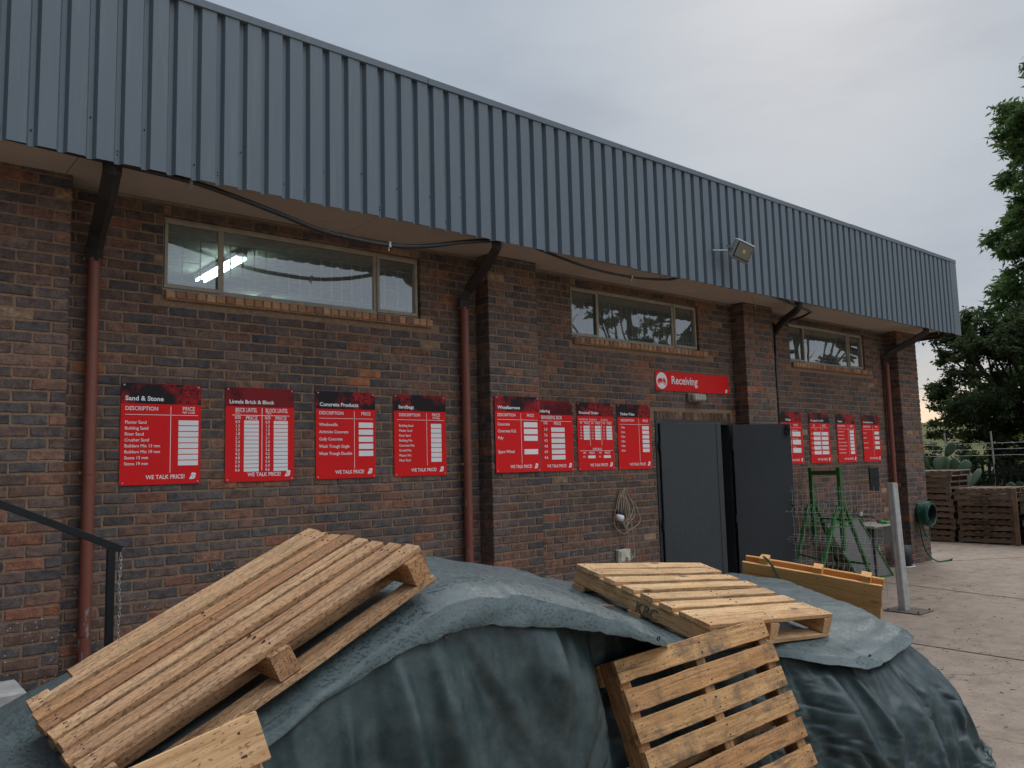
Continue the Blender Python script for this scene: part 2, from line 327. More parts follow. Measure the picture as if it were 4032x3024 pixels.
M_LEAF1 = leafm('tall_tree_leaf', (0.052, 0.108, 0.036), (0.18, 0.29, 0.092))
M_LEAF2 = leafm('dark_tree_leaf', (0.030, 0.052, 0.020), (0.090, 0.130, 0.045))
M_CACTUS = plain('cactus_skin', (0.048, 0.092, 0.042), 0.6, var=0.4, sc=4)
M_BARK = plain('bark', (0.045, 0.035, 0.027), 0.9, var=0.4, sc=6)

# ---------------------------------------------------------------- object helpers
def tag(o, label=None, cat=None, group=None, kind=None):
    if label: o['label'] = label
    if cat: o['category'] = cat
    if group: o['group'] = group
    if kind: o['kind'] = kind
    return o
def empty(name, label, cat, loc=(0, 0, 0), group=None):
    o = bpy.data.objects.new(name, None); COL.objects.link(o); o.location = loc
    o.empty_display_size = 0.1
    return tag(o, label, cat, group)
def mesh(name, vs, fs, m, parent=None, smooth=False, tint=None):
    me = bpy.data.meshes.new(name); me.from_pydata([tuple(v) for v in vs], [], fs); me.update()
    if smooth: me.polygons.foreach_set('use_smooth', [True]*len(me.polygons))
    me.materials.append(m)
    if tint is not None:
        a = me.color_attributes.new('tint', 'FLOAT_COLOR', 'CORNER')
        arr = []
        for p, c in zip(me.polygons, tint): arr += [c[0], c[1], c[2], 1.0]*p.loop_total
        a.data.foreach_set('color', arr)
    o = bpy.data.objects.new(name, me); COL.objects.link(o)
    if parent:
        o.parent = parent
        if parent.name == 'brick_building': o.matrix_parent_inverse = Matrix.Translation((-8, -2, -G))
    return o
class MB:
    """collects shapes for ONE mesh object"""
    def __init__(s): s.v = []; s.f = []; s.sm = []
    def add(s, vs, fs, mtx=None):
        k = len(s.v)
        for v in vs: s.v.append(tuple((mtx @ Vector(v)) if mtx else v))
        s.f += [tuple(i+k for i in f) for f in fs]
    def box(s, x0, y0, z0, x1, y1, z1, ch=0.0, mtx=None):
        if ch <= 0:
            vs = [(x, y, z) for x in (x0, x1) for y in (y0, y1) for z in (z0, z1)]
            s.add(vs, [(0, 1, 3, 2), (4, 6, 7, 5), (0, 4, 5, 1), (2, 3, 7, 6), (0, 2, 6, 4), (1, 5, 7, 3)], mtx); return
        bm = bmesh.new(); bmesh.ops.create_cube(bm, size=1)
        for v in bm.verts:
            v.co = Vector((lerp(x0, x1, v.co.x+.5), lerp(y0, y1, v.co.y+.5), lerp(z0, z1, v.co.z+.5)))
        bmesh.ops.bevel(bm, geom=bm.edges[:], offset=ch, segments=1, affect='EDGES', profile=0.5)
        bm.verts.index_update()
        s.add([v.co.copy() for v in bm.verts], [tuple(v.index for v in f.verts) for f in bm.faces], mtx); bm.free()
    def tube(s, pts, r, n=8, cap=True):
        pts = [Vector(p) for p in pts]; rs = r if isinstance(r, (list, tuple)) else [r]*len(pts)
        base = len(s.v); prev = None
        for i, p in enumerate(pts):
            t = (pts[min(i+1, len(pts)-1)] - pts[max(i-1, 0)])
            if t.length < 1e-9: t = Vector((0, 0, 1))
            t.normalize()
            if prev is None: a = t.cross(Vector((0, 0, 1)) if abs(t.z) < 0.9 else Vector((1, 0, 0))).normalized()
            else:
                a = prev - t*prev.dot(t)
                a = a.normalized() if a.length > 1e-6 else t.orthogonal().normalized()
            prev = a; b = t.cross(a)
            for j in range(n):
                an = 2*math.pi*j/n; s.v.append(tuple(p + (a*math.cos(an)+b*math.sin(an))*rs[i]))
        for i in range(len(pts)-1):
            for j in range(n):
                s.f.append((base+i*n+j, base+i*n+(j+1) % n, base+(i+1)*n+(j+1) % n, base+(i+1)*n+j))
        if cap:
            s.f.append(tuple(base+j for j in range(n))[::-1]); s.f.append(tuple(base+(len(pts)-1)*n+j for j in range(n)))
    def bar(s, a, b, wx, wy, up=(0, 0, 1), ch=0.0):
        a = Vector(a); b = Vector(b); t = (b-a); l = t.length; t.normalize()
        x = Vector(up).cross(t)
        if x.length < 1e-4: x = Vector((1, 0, 0)).cross(t)
        x.normalize(); y = t.cross(x)
        m = Matrix(((x.x, y.x, t.x, a.x), (x.y, y.y, t.y, a.y), (x.z, y.z, t.z, a.z), (0, 0, 0, 1)))
        s.box(-wx/2, -wy/2, 0, wx/2, wy/2, l, ch, m)
    def build(s, name, m, parent=None, smooth=False): return mesh(name, s.v, s.f, m, parent, smooth)
def curve(pts, n=8):
    """Catmull-Rom through points"""
    P = [Vector(p) for p in pts]; P = [P[0]*2-P[1]] + P + [P[-1]*2-P[-2]]; o = []
    for i in range(1, len(P)-2):
        for k in range(n):
            t = k/n; a, b, c, d = P[i-1:i+3]
            o.append(0.5*((2*b)+(c-a)*t+(2*a-5*b+4*c-d)*t*t+(3*b-a-3*c+d)*t**3))
    o.append(P[-2]); return o
def interp(tab, x): return float(np.interp(x, [t[0] for t in tab], [t[1] for t in tab]))
def nz3(x, y, z): return noise.noise(Vector((x, y, z)))
def fbm(x, y, z, o=4): return noise.fractal(Vector((x, y, z)), 0.9, 2.1, o)

# ================================================================ ground and terrain
def ground():
    b = MB()
    b.box(-30, -30, G-0.3, 21.6, 40, G)
    o = b.build('yard_pavement', M_CONC); tag(o, kind='structure')
    # far ground to the horizon, one sheet with the hill range rising on it
    nx, ny = 90, 90; vs = []; fs = []
    for i in range(nx+1):
        for j in range(ny+1):
            u = (i/nx*2-1); v = (j/ny*2-1)
            x = math.copysign(abs(u)**2.2*1500, u)+20; y = math.copysign(abs(v)**2.2*1500, v)
            z = G-0.06
            r = math.hypot(x-20, y); az = math.degrees(math.atan2(y, x))
            hl = max(0, min(1, (r-190)/170)); hl = hl*hl*(3-2*hl)
            hgt = 17 + 5*nz3(az*0.08, 0.3, 0) + 3*nz3(az*0.3, 4, 0) + 1.2*nz3(az*0.9, 7, 1)
            z += hl*hgt*(1+max(0, r-400)/900)
            vs.append((x, y, z))
    for i in range(nx):
        for j in range(ny):
            a = i*(ny+1)+j; fs.append((a, a+ny+1, a+ny+2, a+1))
    o = mesh('grassland', vs, fs, M_GRASS, smooth=True); tag(o, kind='structure')
    # expansion joints cut in the slab: thin dark strips
    b = MB()
    for pts in ([(12.1, 0.0), (12.11, -0.76), (12.08, -1.15), (11.91, -2.02), (11.6, -4.5), (11.2, -9)],
                [(15.08, -0.43), (16.52, -1.26), (19.5, -3.1), (21.5, -4.4)], [(8.4, -0.0), (8.3, -9)]):
        P = []
        for (xa, ya), (xb, yb) in zip(pts, pts[1:]):
            for k in range(10): P.append((lerp(xa, xb, k/10)+rnd.uniform(-.012, .012), lerp(ya, yb, k/10)))
        for p, q in zip(P, P[1:]):
            d = Vector((q[0]-p[0], q[1]-p[1], 0)).normalized(); n = Vector((-d.y, d.x, 0))*0.011
            z = G+0.004
            k = len(b.v)
            b.v += [(p[0]-n.x, p[1]-n.y, z), (p[0]+n.x, p[1]+n.y, z), (q[0]+n.x, q[1]+n.y, z), (q[0]-n.x, q[1]-n.y, z)]
            b.f.append((k, k+3, k+2, k+1))
    o = b.build('pavement_joint', plain('joint_dirt', (0.055, 0.04, 0.03), 0.95)); tag(o, kind='structure')
ground()

# ================================================================ the brick building
PAL = [(0.066, 0.064, 0.072), (0.083, 0.077, 0.080), (0.104, 0.082, 0.078), (0.122, 0.084, 0.072), (0.148, 0.088, 0.068),
       (0.178, 0.092, 0.066), (0.205, 0.095, 0.066), (0.088, 0.074, 0.073), (0.135, 0.090, 0.076), (0.250, 0.108, 0.070),
       (0.310, 0.125, 0.066), (0.31, 0.215, 0.14)]
_m = (0.150, 0.108, 0.092)
PAL = [tuple(1.10*lerp(_m[k], c[k], 0.80) for k in range(3)) for c in PAL[:-3]] + PAL[-3:]
PW = [10, 12, 14, 14, 12, 8, 5, 13, 14, 2.6, 1.2, 0.6]
CH, BL, JT = 0.0833, 0.232, 0.0125
class Bricks:
    def __init__(s): s.v = []; s.f = []; s.c = []
    def brick(s, o, u, v, n, L_, H_, D_, col=None):
        """o = lower-left front corner, u along, v up, n outward; D_ depth behind the face"""
        if L_ < 0.02 or H_ < 0.015: return
        ch = 0.0055; k = len(s.v)
        per = []
        nu = 4 if L_ > 0.15 else 2
        for i in range(nu): per.append((i/nu, 0))
        for i in range(2): per.append((1, i/2))
        for i in range(nu): per.append((1-i/nu, 1))
        for i in range(2): per.append((0, 1-i/2))
        m = len(per); j0 = rnd.uniform(-0.0025, 0.0025); tilt = rnd.uniform(-0.003, 0.003)
        jit = [(rnd.uniform(-0.0042, 0.0026), rnd.uniform(-0.0042, 0.0026), rnd.uniform(-.001, .001)) for _ in per]
        for lay in range(3):
            for (a, b), (ja, jb, jn) in zip(per, jit):
                du = -1 if a == 0 else (1 if a == 1 else 0); dv = -1 if b == 0 else (1 if b == 1 else 0)
                x = a*L_; y = b*H_; d = j0 + tilt*(a-0.5)
                if lay == 0: x += du*ja; y += dv*jb; z = -D_
                elif lay == 1: x += du*ja; y += dv*jb; z = d-ch+jn
                else: x += du*ja-du*ch*1.1; y += dv*jb-dv*ch*1.1; z = d
                p = o+u*x+v*y+n*z; s.v.append((p.x, p.y, p.z))
        c = col or rnd.choices(PAL, PW)[0]; kk = rnd.uniform(0.82, 1.18); c = tuple(q*kk for q in c)
        for lay in range(2):
            for i in range(m):
                a = k+lay*m+i; b_ = k+lay*m+(i+1) % m; s.f.append((a, b_, b_+m, a+m)); s.c.append(c)
        s.f.append(tuple(k+2*m+i for i in range(m))); s.c.append(c)
    def build(s, name, parent): return mesh(name, s.v, s.f, M_BRICK, parent, tint=s.c)
U, Vv, NF = Vector((1, 0, 0)), Vector((0, 0, 1)), Vector((0, -1, 0))
bld = empty('brick_building', 'long brown face brick store building with a deep slate blue ribbed steel fascia', 'building', (8, 2, G))
WX0, WX1 = -1.2, 15.21
ZT = 3.60
WINS = [(1.957, 4.456), (6.57, 9.01), (11.29, 13.69)]
WZ0, WZ1 = 2.84, 3.465
DOOR = (7.99, 9.62, G, 1.885)
OPEN = [(a, b, WZ0, WZ1) for a, b in WINS] + [DOOR]
bk = Bricks()
ncr = int((ZT-G)/CH)+1
for r_ in range(ncr):
    z0 = G + r_*CH + 0.004; z1 = z0 + CH - JT
    zz1 = min(z1, ZT)
    x = WX0 - (BL/2 if r_ % 2 else 0) - 0.03
    while x < WX1-0.1:
        a, b_ = x, x+BL-JT; x += BL + (rnd.uniform(-0.003, 0.003))
        segs = [(a, b_, z0, zz1)]
        for (oa, ob, oz0, oz1) in OPEN:
            ns = []
            for (sa, sb, sz0, sz1) in segs:
                if sb <= oa or sa >= ob or sz1 <= oz0 or sz0 >= oz1: ns.append((sa, sb, sz0, sz1)); continue
                if sa < oa: ns.append((sa, oa+0.003, sz0, sz1))
                if sb > ob: ns.append((ob-0.003, sb, sz0, sz1))
                if sz0 < oz0-0.02 and sa >= oa and sb <= ob: ns.append((sa, sb, sz0, oz0))
                if sz1 > oz1+0.02 and sa >= oa and sb <= ob: ns.append((sa, sb, oz1, sz1))
            segs = ns
        for (sa, sb, sz0, sz1) in segs:
            # soldier course over the door and row of header sills are laid separately
            if sz1 > 1.885 and sz0 < 1.995 and sb > 7.97 and sa < 9.64: continue
            sill = any(sz0 < WZ0 and sz1 > 2.765 and sb > wa+0.02 and sa < wb+0.11 for wa, wb in WINS)
            if sill: continue
            # skip what stands behind a pier
            bk.brick(Vector((sa, 0, sz0)), U, Vv, NF, sb-sa, sz1-sz0, 0.1)
x = 7.985
while x < 9.63:
    bk.brick(Vector((x, 0, 1.890)), U, Vv, NF, 0.073, 0.105, 0.1, rnd.choice([(0.13, 0.08, 0.06), (0.16, 0.10, 0.07), (0.20, 0.135, 0.09), (0.11, 0.07, 0.055), (0.10, 0.068, 0.055)])); x += 0.083
bk.build('brick_wall', bld)
# mortar body with real openings
b = MB()
def wallbody(b, x0, x1, z0, z1, y0, y1, ops):
    xs = sorted({x0, x1, *[o[0] for o in ops], *[o[1] for o in ops]}); zs = sorted({z0, z1, *[o[2] for o in ops], *[o[3] for o in ops]})
    for xa, xb in zip(xs, xs[1:]):
        za = None
        for zi in range(len(zs)-1):
            cz = (zs[zi]+zs[zi+1])/2; cx = (xa+xb)/2
            inside = any(o[0] < cx < o[1] and o[2] < cz < o[3] for o in ops)
            if not inside and za is None: za = zs[zi]
            if za is not None and (inside or zi == len(zs)-2):
                zb = zs[zi] if inside else zs[zi+1]
                if inside or True: b.box(xa, y0, za, xb, y1, zb)
                za = None
wallbody(b, WX0-0.5, WX1-0.004, G-0.1, ZT+0.02, 0.0065, 0.24, OPEN)
b.box(WX1-0.24, 0.2405, G-0.1, WX1-0.004, 8.0, ZT+0.02)
b.build('mortar', M_MORTAR, bld)
# brick piers
for (xa, xb) in ((0.56, 1.247), (5.15, 5.835), (9.758, 10.49), (14.45, 15.21)):
    pk = Bricks(); W = xb-xa; D = 0.22
    for r_ in range(ncr):
        z0 = G + r_*CH + 0.004; z1 = min(z0+CH-JT, ZT)
        if r_ % 2:
            hw = 0.106; n = 2; lens = [hw]+[(W-2*hw-(n+1)*JT)/n]*n+[hw]
            x = xa
            for i, l in enumerate(lens):
                pk.brick(Vector((x, -D, z0)), U, Vv, NF, l, z1-z0, 0.218 if i in (0, 3) else 0.1); x += l+JT
        else:
            l = (W-2*JT)/3; x = xa
            for i in range(3): pk.brick(Vector((x, -D, z0)), U, Vv, NF, l, z1-z0, 0.105); x += l+JT
            pk.brick(Vector((xa, -0.002, z0)), Vector((0, -1, 0)), Vv, Vector((-1, 0, 0)), 0.102, z1-z0, 0.08)
            pk.brick(Vector((xb, -0.105, z0)), Vector((0, 1, 0)), Vv, Vector((1, 0, 0)), 0.102, z1-z0, 0.08)
    pier = pk.build('brick_pier', bld)
    b = MB(); b.box(xa+0.007, -D+0.0065, G-0.05, xb-0.007, 0.0, ZT+0.01); b.build('mortar_core', M_MORTAR, pier)
# end wall brick facing (+x side) so the corner shows ragged brick edges
ek = Bricks()
for r_ in range(ncr):
    z0 = G + r_*CH + 0.004; z1 = min(z0+CH-JT, ZT); y = 0.115 if r_ % 2 else 0.0
    while y < 7.8:
        ek.brick(Vector((WX1, y, z0)), Vector((0, 1, 0)), Vv, Vector((1, 0, 0)), BL-JT, z1-z0, 0.05); y += BL
ek.build('brick_end_wall', bld)

# fascia: IBR sheeting
FY = -0.85; FZ0, FZ1 = 3.505, 4.87; FX1 = 15.40
b = MB(); pitch = 0.1751; dep = 0.040
prof = []; x = 1.896 - 16*pitch
ribx = []
while x < FX1-0.1:
    prof += [(x, 0), (x+0.016, dep), (x+0.0475, dep), (x+0.066, 0)]; ribx.append(x+0.032); x += pitch
prof = [(-1.2, 0)] + [p for p in prof if p[0] > -1.15] + [(FX1, 0)]
rs_ = random.Random(3); lapz = {}
for i, (px_, d) in enumerate(prof):
    q = (i-1)//16; dz_ = lapz.setdefault(q, rs_.uniform(-0.007, 0.007)); FZ0 = 3.505+dz_; FZ1 = 4.87; d = d+lapz.setdefault(('y', q), rs_.uniform(-0.0035, 0.0035))
    for z in (FZ0, FZ1): b.v.append((px_, FY+d, z))
    for z in (FZ0, FZ1): b.v.append((px_, FY+d+0.003, z))
for i in range(len(prof)-1):
    a = i*4; c = a+4
    b.f += [(a, c, c+1, a+1), (a+2, a+3, c+3, c+2), (a, a+2, c+2, c)]
FZ0 = 3.505
fas = b.build('ribbed_fascia', M_CLAD, bld)
# a few screws in the valleys
b = MB()
for i, xr in enumerate(ribx):
    if i % 2 == 0:
        z = rnd.choice([3.80, 3.86, 3.62]); b.tube([(xr, FY+dep-0.005, z), (xr, FY+dep+0.003, z)], 0.006, 8)
    if i % 4 == 1:
        for z in (3.60, 3.575): b.tube([(xr, FY+dep-0.004, z), (xr, FY+dep+0.003, z)], 0.005, 8)
b.build('sheeting_screws', M_BLACK, fas)
b = MB(); x = -1.2
while x < 15.6:
    x2 = min(x+2.6, 15.665); dz = rnd.uniform(-.003, .003)
    b.box(x, FY-0.012, 4.842+dz, x2-0.004, FY+0.20, 4.905+dz, 0.003)
    x = x2
b.box(15.45, FY+0.2, 4.84, 15.663, 8.0, 4.902)
b.build('cap_flashing', M_CLAD, fas)
b = MB(); b.box(FX1-0.01, FY-0.006, FZ0-0.012, 15.66, FY+0.02, 4.85, 0.003); b.box(15.63, FY+0.0205, FZ0-0.012, 15.658, 8.0, 4.85)
b.build('corner_flashing', M_CLAD, fas)
# soffit boards and eaves timbers
b = MB(); x = -1.2
while x < 15.6:
    x2 = min(x+2.4, 15.62); b.box(x, FY+0.062, 3.57, x2-0.006, -0.0 if x2 < 15.0 else 0.0, 3.582); x = x2
b.box(15.235, 0.0, 3.573, 15.62, 8, 3.585)
b.build('soffit', M_SOFFIT, bld)
b = MB()
b.box(-1.2, FY+0.050, 3.525, 15.62, FY+0.061, 3.62)
b.box(15.24, -0.6, 3.50, 15.30, -0.02, 3.569); b.box(15.24, FY+0.1, 3.51, 15.62, FY+0.14, 3.569)
b.box(15.26, FY+0.15, 3.46, 15.33, FY+0.22, 3.569); b.box(15.58, FY+0.063, 3.49, 15.625, 8.0, 3.569)
b.build('eaves_batten', M_DPTOP, bld)
b = MB()
for (xa, xb) in ((-1.2, 0.556), (1.25, 5.146), (5.84, 9.754), (10.494, 14.446)):
    b.box(xa, -0.030, 3.545, xb, -0.006, 3.569)
b.build('soffit_cornice', plain('cornice', (0.24, 0.19, 0.155), 0.8), bld)
b = MB(); b.box(-1.5, FY+0.07, 3.63, 15.62, 9, 4.80); 
b.build('roof', M_DPTOP, bld)
# rooms behind the wall
b = MB()
b.box(-1.6, 7.0, G, 15.0, 7.1, 3.59)
b.box(-1.7, 0.245, 3.592, 15.0, 7.1, 3.62)
b.build('room_ceiling', M_ROOM, bld)
b = MB(); b.box(-1.7, 0.25, G-0.02, 15.0, 7, G+0.01); b.box(5.6, 0.245, G, 5.7, 7, 3.59); b.box(10.3, 0.245, G, 10.4, 7, 3.59); b.box(-1.7, 0.25, G, -1.6, 7, 3.6)
b.box(5.71, 2.2, G, 10.29, 2.28, 2.9)
b.build('room_partition', M_ROOMD, bld)

# windows
M_SILLS = []
def _sillb(nt, b):
    at = N(nt, 'ShaderNodeAttribute', attribute_name='tint'); v = coords(nt); n = noise_(nt, v, 40, 4, 0.6)
    c = mixc(nt, 1.0, at.outputs[0], ramp(nt, n, [(0.3, (0.75,)*3), (0.7, (1.2,)*3)]), 'MULTIPLY'); L(nt, c, b.inputs['Base Color']); bump(nt, b, n, 0.5, 0.004)
M_SILL = mat('sill_brick', rough=0.8, build=_sillb, spec=0.3)
for wi, (xa, xb) in enumerate(WINS):
    win = empty('window', None, None, ((xa+xb)/2, 0.08, WZ0)); win.parent = bld
    win.matrix_parent_inverse = Matrix.Translation((-8, -2, -G))
    def lp(o): o.location = (-(xa+xb)/2, -0.08, -WZ0); return o
    y0, y1 = 0.048, 0.085; f = MB(); t = 0.042
    za, zb = WZ0+0.004, WZ1-0.004; m1, m2 = xa+0.495, xb-0.495
    f.box(xa+0.004, y0, za, xb-0.004, y1, za+t, 0.004); f.box(xa+0.004, y0, zb-t, xb-0.004, y1, zb, 0.004)
    for mx in (xa+0.004+t/2, m1, m2, xb-0.004-t/2): f.box(mx-t/2, y0+0.002, za+t, mx+t/2, y1-0.002, zb-t, 0.003)
    for (sa, sb) in ((xa+0.01, m1), (m2, xb-0.01)):       # opening casements: second frame proud of the first
        f.box(sa+0.012, y0-0.014, za+0.02, sb-0.006, y0-0.001, za+0.055, 0.003); f.box(sa+0.012, y0-0.014, zb-0.055, sb-0.006, y0-0.001, zb-0.02, 0.003)
        f.box(sa+0.012, y0-0.014, za+0.056, sa+0.040, y0-0.001, zb-0.056, 0.003); f.box(sb-0.034, y0-0.014, za+0.056, sb-0.006, y0-0.001, zb-0.056, 0.003)
    lp(f.build('frame', M_FRAME, win))
    for (sa, sb) in ((xa+t, m1-t/2), (m1+t/2, m2-t/2), (m2+t/2, xb-t)):
        g = MB(); k = 0; g.v = [(sa, 0.066, za+t), (sb, 0.066, za+t), (sb, 0.066, zb-t), (sa, 0.066, zb-t)]; g.f = [(0, 1, 2, 3)]
        lp(g.build('pane', M_GLASS, win))
    br = MB()
    for (sa, sb, n) in ((xa+t, m1, 3), (m1, m2, 14), (m2, xb-t, 3)):
        for i in range(1, n):
            x = lerp(sa, sb, i/n); br.box(x-0.0055, 0.128, za+0.10, x+0.0055, 0.134, zb-0.13)
        br.box(sa+0.02, 0.120, za+0.10, sb-0.02, 0.127, za+0.108); br.box(sa+0.02, 0.120, zb-0.138, sb-0.02, 0.127, zb-0.13)
        if n == 3: x1_, x2_ = lerp(sa, sb, 1/3), lerp(sa, sb, 2/3); br.box(x1_, 0.120, za+0.27, x2_, 0.127, za+0.278)
    lp(br.build('burglar_bars', M_BAR, win))
    sk = Bricks(); x = xa+0.03 if wi else xa+0.02
    while x < xb+0.09:
        c = rnd.choice([(0.38, 0.19, 0.105), (0.44, 0.24, 0.13), (0.42, 0.22, 0.125), (0.32, 0.15, 0.09), (0.46, 0.28, 0.16), (0.26, 0.14, 0.10)])
        sk.brick(Vector((x, -0.035, 2.768)), U, Vv, NF, 0.072, 0.066, 0.2, c); x += 0.0815
    lp(mesh('sill', sk.v, sk.f, M_SILL, win, tint=sk.c))
    b = MB(); b.box(xa+0.02, -0.024, 2.755, xb+0.10, 0.1, 2.828); lp(b.build('sill_mortar', M_MORTAR, win))

# blinds in the third window
b = MB(); x = 11.85
while x < 13.15:
    b.box(x, 0.20, 2.75, x+0.075, 0.204, 3.44, 0, Matrix.Translation((x, 0.2, 0)) @ Matrix.Rotation(0.5, 4, 'Z') @ Matrix.Translation((-x, -0.2, 0))); x += 0.078
o = b.build('vertical_blind', plain('blind_fabric', (0.16, 0.16, 0.13), 0.9)); tag(o, 'grey vertical strip blind inside the window nearest the far corner', 'blind')
# fluorescent fittings inside the first window
for k, (x, y) in enumerate(((3.05, 1.75), (4.1, 3.6))):
    t = empty('fluorescent_light', ['lit twin tube ceiling light glowing behind the leftmost window', 'second lit ceiling light, deeper inside the same room'][k], 'ceiling light', (x, y, 3.57), 'ceiling lights inside the store')
    b = MB(); b.box(-0.06, -0.62, -0.045, 0.06, 0.62, 0.015, 0.004); b.build('housing', M_WHITE, t)
    for s in (-0.045, 0.045):
        b = MB(); b.tube([(s, -0.59, -0.065), (s, 0.59, -0.065)], 0.013, 10); b.build('tube', M_TUBE, t)

# door: frame and two leaves standing open
dr = MB(); x0, x1, _, zt = DOOR
dr.box(x0+0.004, -0.012, G, x0+0.052, 0.12, zt-0.004, 0.003); dr.box(x1-0.052, -0.012, G, x1-0.004, 0.12, zt-0.004, 0.003)
dr.box(x0+0.053, -0.010, zt-0.052, x1-0.053, 0.12, zt-0.004, 0.003)
fr = dr.build('door_frame', M_DOOR, bld)
def leaf(hx, hy, ex, ey, flip):
    d = Vector((ex-hx, ey-hy, 0)); l = d.length; d.normalize(); n = Vector((-d.y, d.x, 0))
    m = Matrix(((d.x, n.x, 0, hx), (d.y, n.y, 0, hy), (0, 0, 1, 0), (0, 0, 0, 1)))
    b = MB(); z0, z1 = G+0.02, zt-0.055
    b.box(0, -0.020, z0, l, 0.020, z1, 0.004, m)
    s = -1 if not flip else 1
    o = b.build('door_leaf', M_DOOR, bld)
    h = MB()
    for (za, zb) in ((z0+0.2, z0+0.32), (z0+1.0, z0+1.12), (z1-0.35, z1-0.23)): h.tube([m @ Vector((-0.012, -0.02, za)), m @ Vector((-0.012, -0.02, zb))], 0.012, 8)
    h.build('hinge', M_BLACK, o)
    return o, m, l, z0, z1
lf, m, l, z0, z1 = leaf(8.046, -0.026, 8.87, -0.36, False)
b = MB(); b.box(l-0.075, -0.0265, z0+0.005, l-0.006, -0.0205, z1-0.006, 0.002, m); b.build('meeting_strip', M_DOOR, lf)
b = MB()
for zc, r in ((z0+0.955, 0.013), (z0+0.90, 0.009)): b.tube([m @ Vector((l-0.11, -0.0225, zc)), m @ Vector((l-0.11, -0.019, zc))], r, 12)
b.build('keyhole', M_DPTOP, lf)
lf, m, l, z0, z1 = leaf(9.566, -0.06, 10.12, -0.62, True)
b = MB()
b.box(l-0.075, -0.048, z1-0.16, l-0.015, -0.0205, z1-0.02, 0.004, m); b.box(l-0.09, -0.060, z1-0.14, l-0.045, -0.0485, z1-0.11, 0.003, m); b.box(l-0.055, -0.062, z1-0.10, l-0.01, -0.0485, z1-0.055, 0.003, m)
b.box(l-0.045, -0.055, z0+1.20, l-0.01, -0.0205, z0+1.235, 0.004, m); b.box(l-0.04, -0.05, z0+0.75, l-0.008, -0.0205, z0+0.79, 0.004, m)
b.build('bolt', M_BLACK, lf)

# downpipes
def downpipe(x, x_low=None, zb=G, top=True, outlet=None):
    xl = x if x_low is None else x_low
    xo = outlet if outlet is not None else x-0.06
    b = MB(); b.tube([(x, -0.075, 2.98), (lerp(x, xl, .5), -0.075, 1.3), (xl, -0.075, zb+0.0)], 0.0445, 20, cap=False); p = b.build('downpipe', M_DP, bld, True)
    b = MB(); b.tube(curve([(xo, -0.74, 3.60), (xo, -0.74, 3.47), (lerp(xo, x, .35), -0.56, 3.36), (x, -0.16, 3.18), (x, -0.075, 3.08), (x, -0.075, 2.975)], 1), 0.064, 4)
    b.build('downpipe_offset', M_DPTOP, p)
    for z in (2.985, 1.37, 0.2):
        b = MB(); b.tube([(x, -0.075, z-0.012), (x, -0.075, z+0.012)], 0.049, 20, cap=False)
        b.box(x-0.075, -0.078, z-0.010, x+0.075, -0.066, z+0.010, 0.002)
        b.build('pipe_bracket', M_DP, p)
downpipe(1.435, 1.435, outlet=1.39); downpipe(4.945, 4.945, outlet=4.86); downpipe(14.31, 14.27, outlet=14.45)
b = MB(); b.tube(curve([(10.32, -0.74, 3.60), (10.32, -0.74, 3.45), (10.50, -0.40, 3.35), (10.72, -0.08, 3.22)], 4), 0.05, 12)
b.build('short_downpipe', M_DPTOP, bld, True)
b = MB(); b.tube([(10.82, -0.03, 3.4), (10.81, -0.03, 2.4), (10.83, -0.03, 0.6)], 0.020, 10)
b.build('cable_conduit', M_CABLE, bld, True)

# ================================================================ wall fittings
def cable(name, pts, r, label, clips=(), m=M_CABLE, grp='cables slung under the eaves'):
    t = empty(name, label, 'cable', pts[0], grp); o = Vector(pts[0])
    b = MB(); b.tube([p-o for p in curve(pts, 8)], r, 8); b.build('conduit', m, t, True)
    for c in clips:
        b = MB(); c = Vector(c)-o; b.box(c.x-0.012, c.y-r-0.006, c.z-r-0.006, c.x+0.012, c.y+r+0.006, c.z+r+0.005, 0.003); b.box(c.x-0.006, c.y-0.004, c.z-r-0.035, c.x+0.006, c.y+0.004, c.z-r-0.007)
        b.build('clip', M_GALV, t)
cable('hanging_cable', [(0.6, -0.76, 3.56), (1.44, -0.72, 3.545), (1.94, -0.7, 3.53), (2.27, -0.7, 3.48), (2.64, -0.7, 3.41), (3.0, -0.7, 3.335), (3.39, -0.7, 3.31), (3.75, -0.7, 3.32), (4.11, -0.7, 3.38), (4.5, -0.7, 3.48), (4.86, -0.7, 3.555)], 0.021,
      'longest black cable sagging in a deep curve under the soffit across the leftmost window', [(1.94, -0.7, 3.53), (3.66, -0.7, 3.315)])
cable('hanging_cable', [(5.35, -0.72, 3.56), (5.62, -0.7, 3.53), (6.21, -0.7, 3.46), (6.88, -0.7, 3.45), (7.47, -0.7, 3.50), (7.74, -0.7, 3.56)], 0.015,
      'black cable sagging under the soffit above the middle window', [(6.86, -0.7, 3.45)])
cable('hanging_cable', [(9.6, -0.75, 3.56), (9.87, -0.75, 3.53), (10.26, -0.75, 3.48), (10.62, -0.74, 3.44), (10.72, -0.68, 3.44), (10.8, -0.5, 3.41), (10.78, -0.2, 3.37), (10.82, -0.03, 3.34)], 0.018,
      'short dark conduit elbow curling under the soffit by the third brick pier')
cable('hanging_wire', [(7.5, -0.6, 3.565), (7.8, -0.6, 3.50), (8.2, -0.6, 3.49), (8.6, -0.6, 3.56)], 0.0035, 'thin white wire looping under the soffit above the door', m=M_CORD)
cable('hanging_wire', [(9.55, -0.5, 3.568), (9.60, -0.5, 3.52), (9.64, -0.5, 3.44), (9.63, -0.5, 3.40)], 0.005, 'short pale wire end dangling from the soffit by the third pier', m=M_CORD)

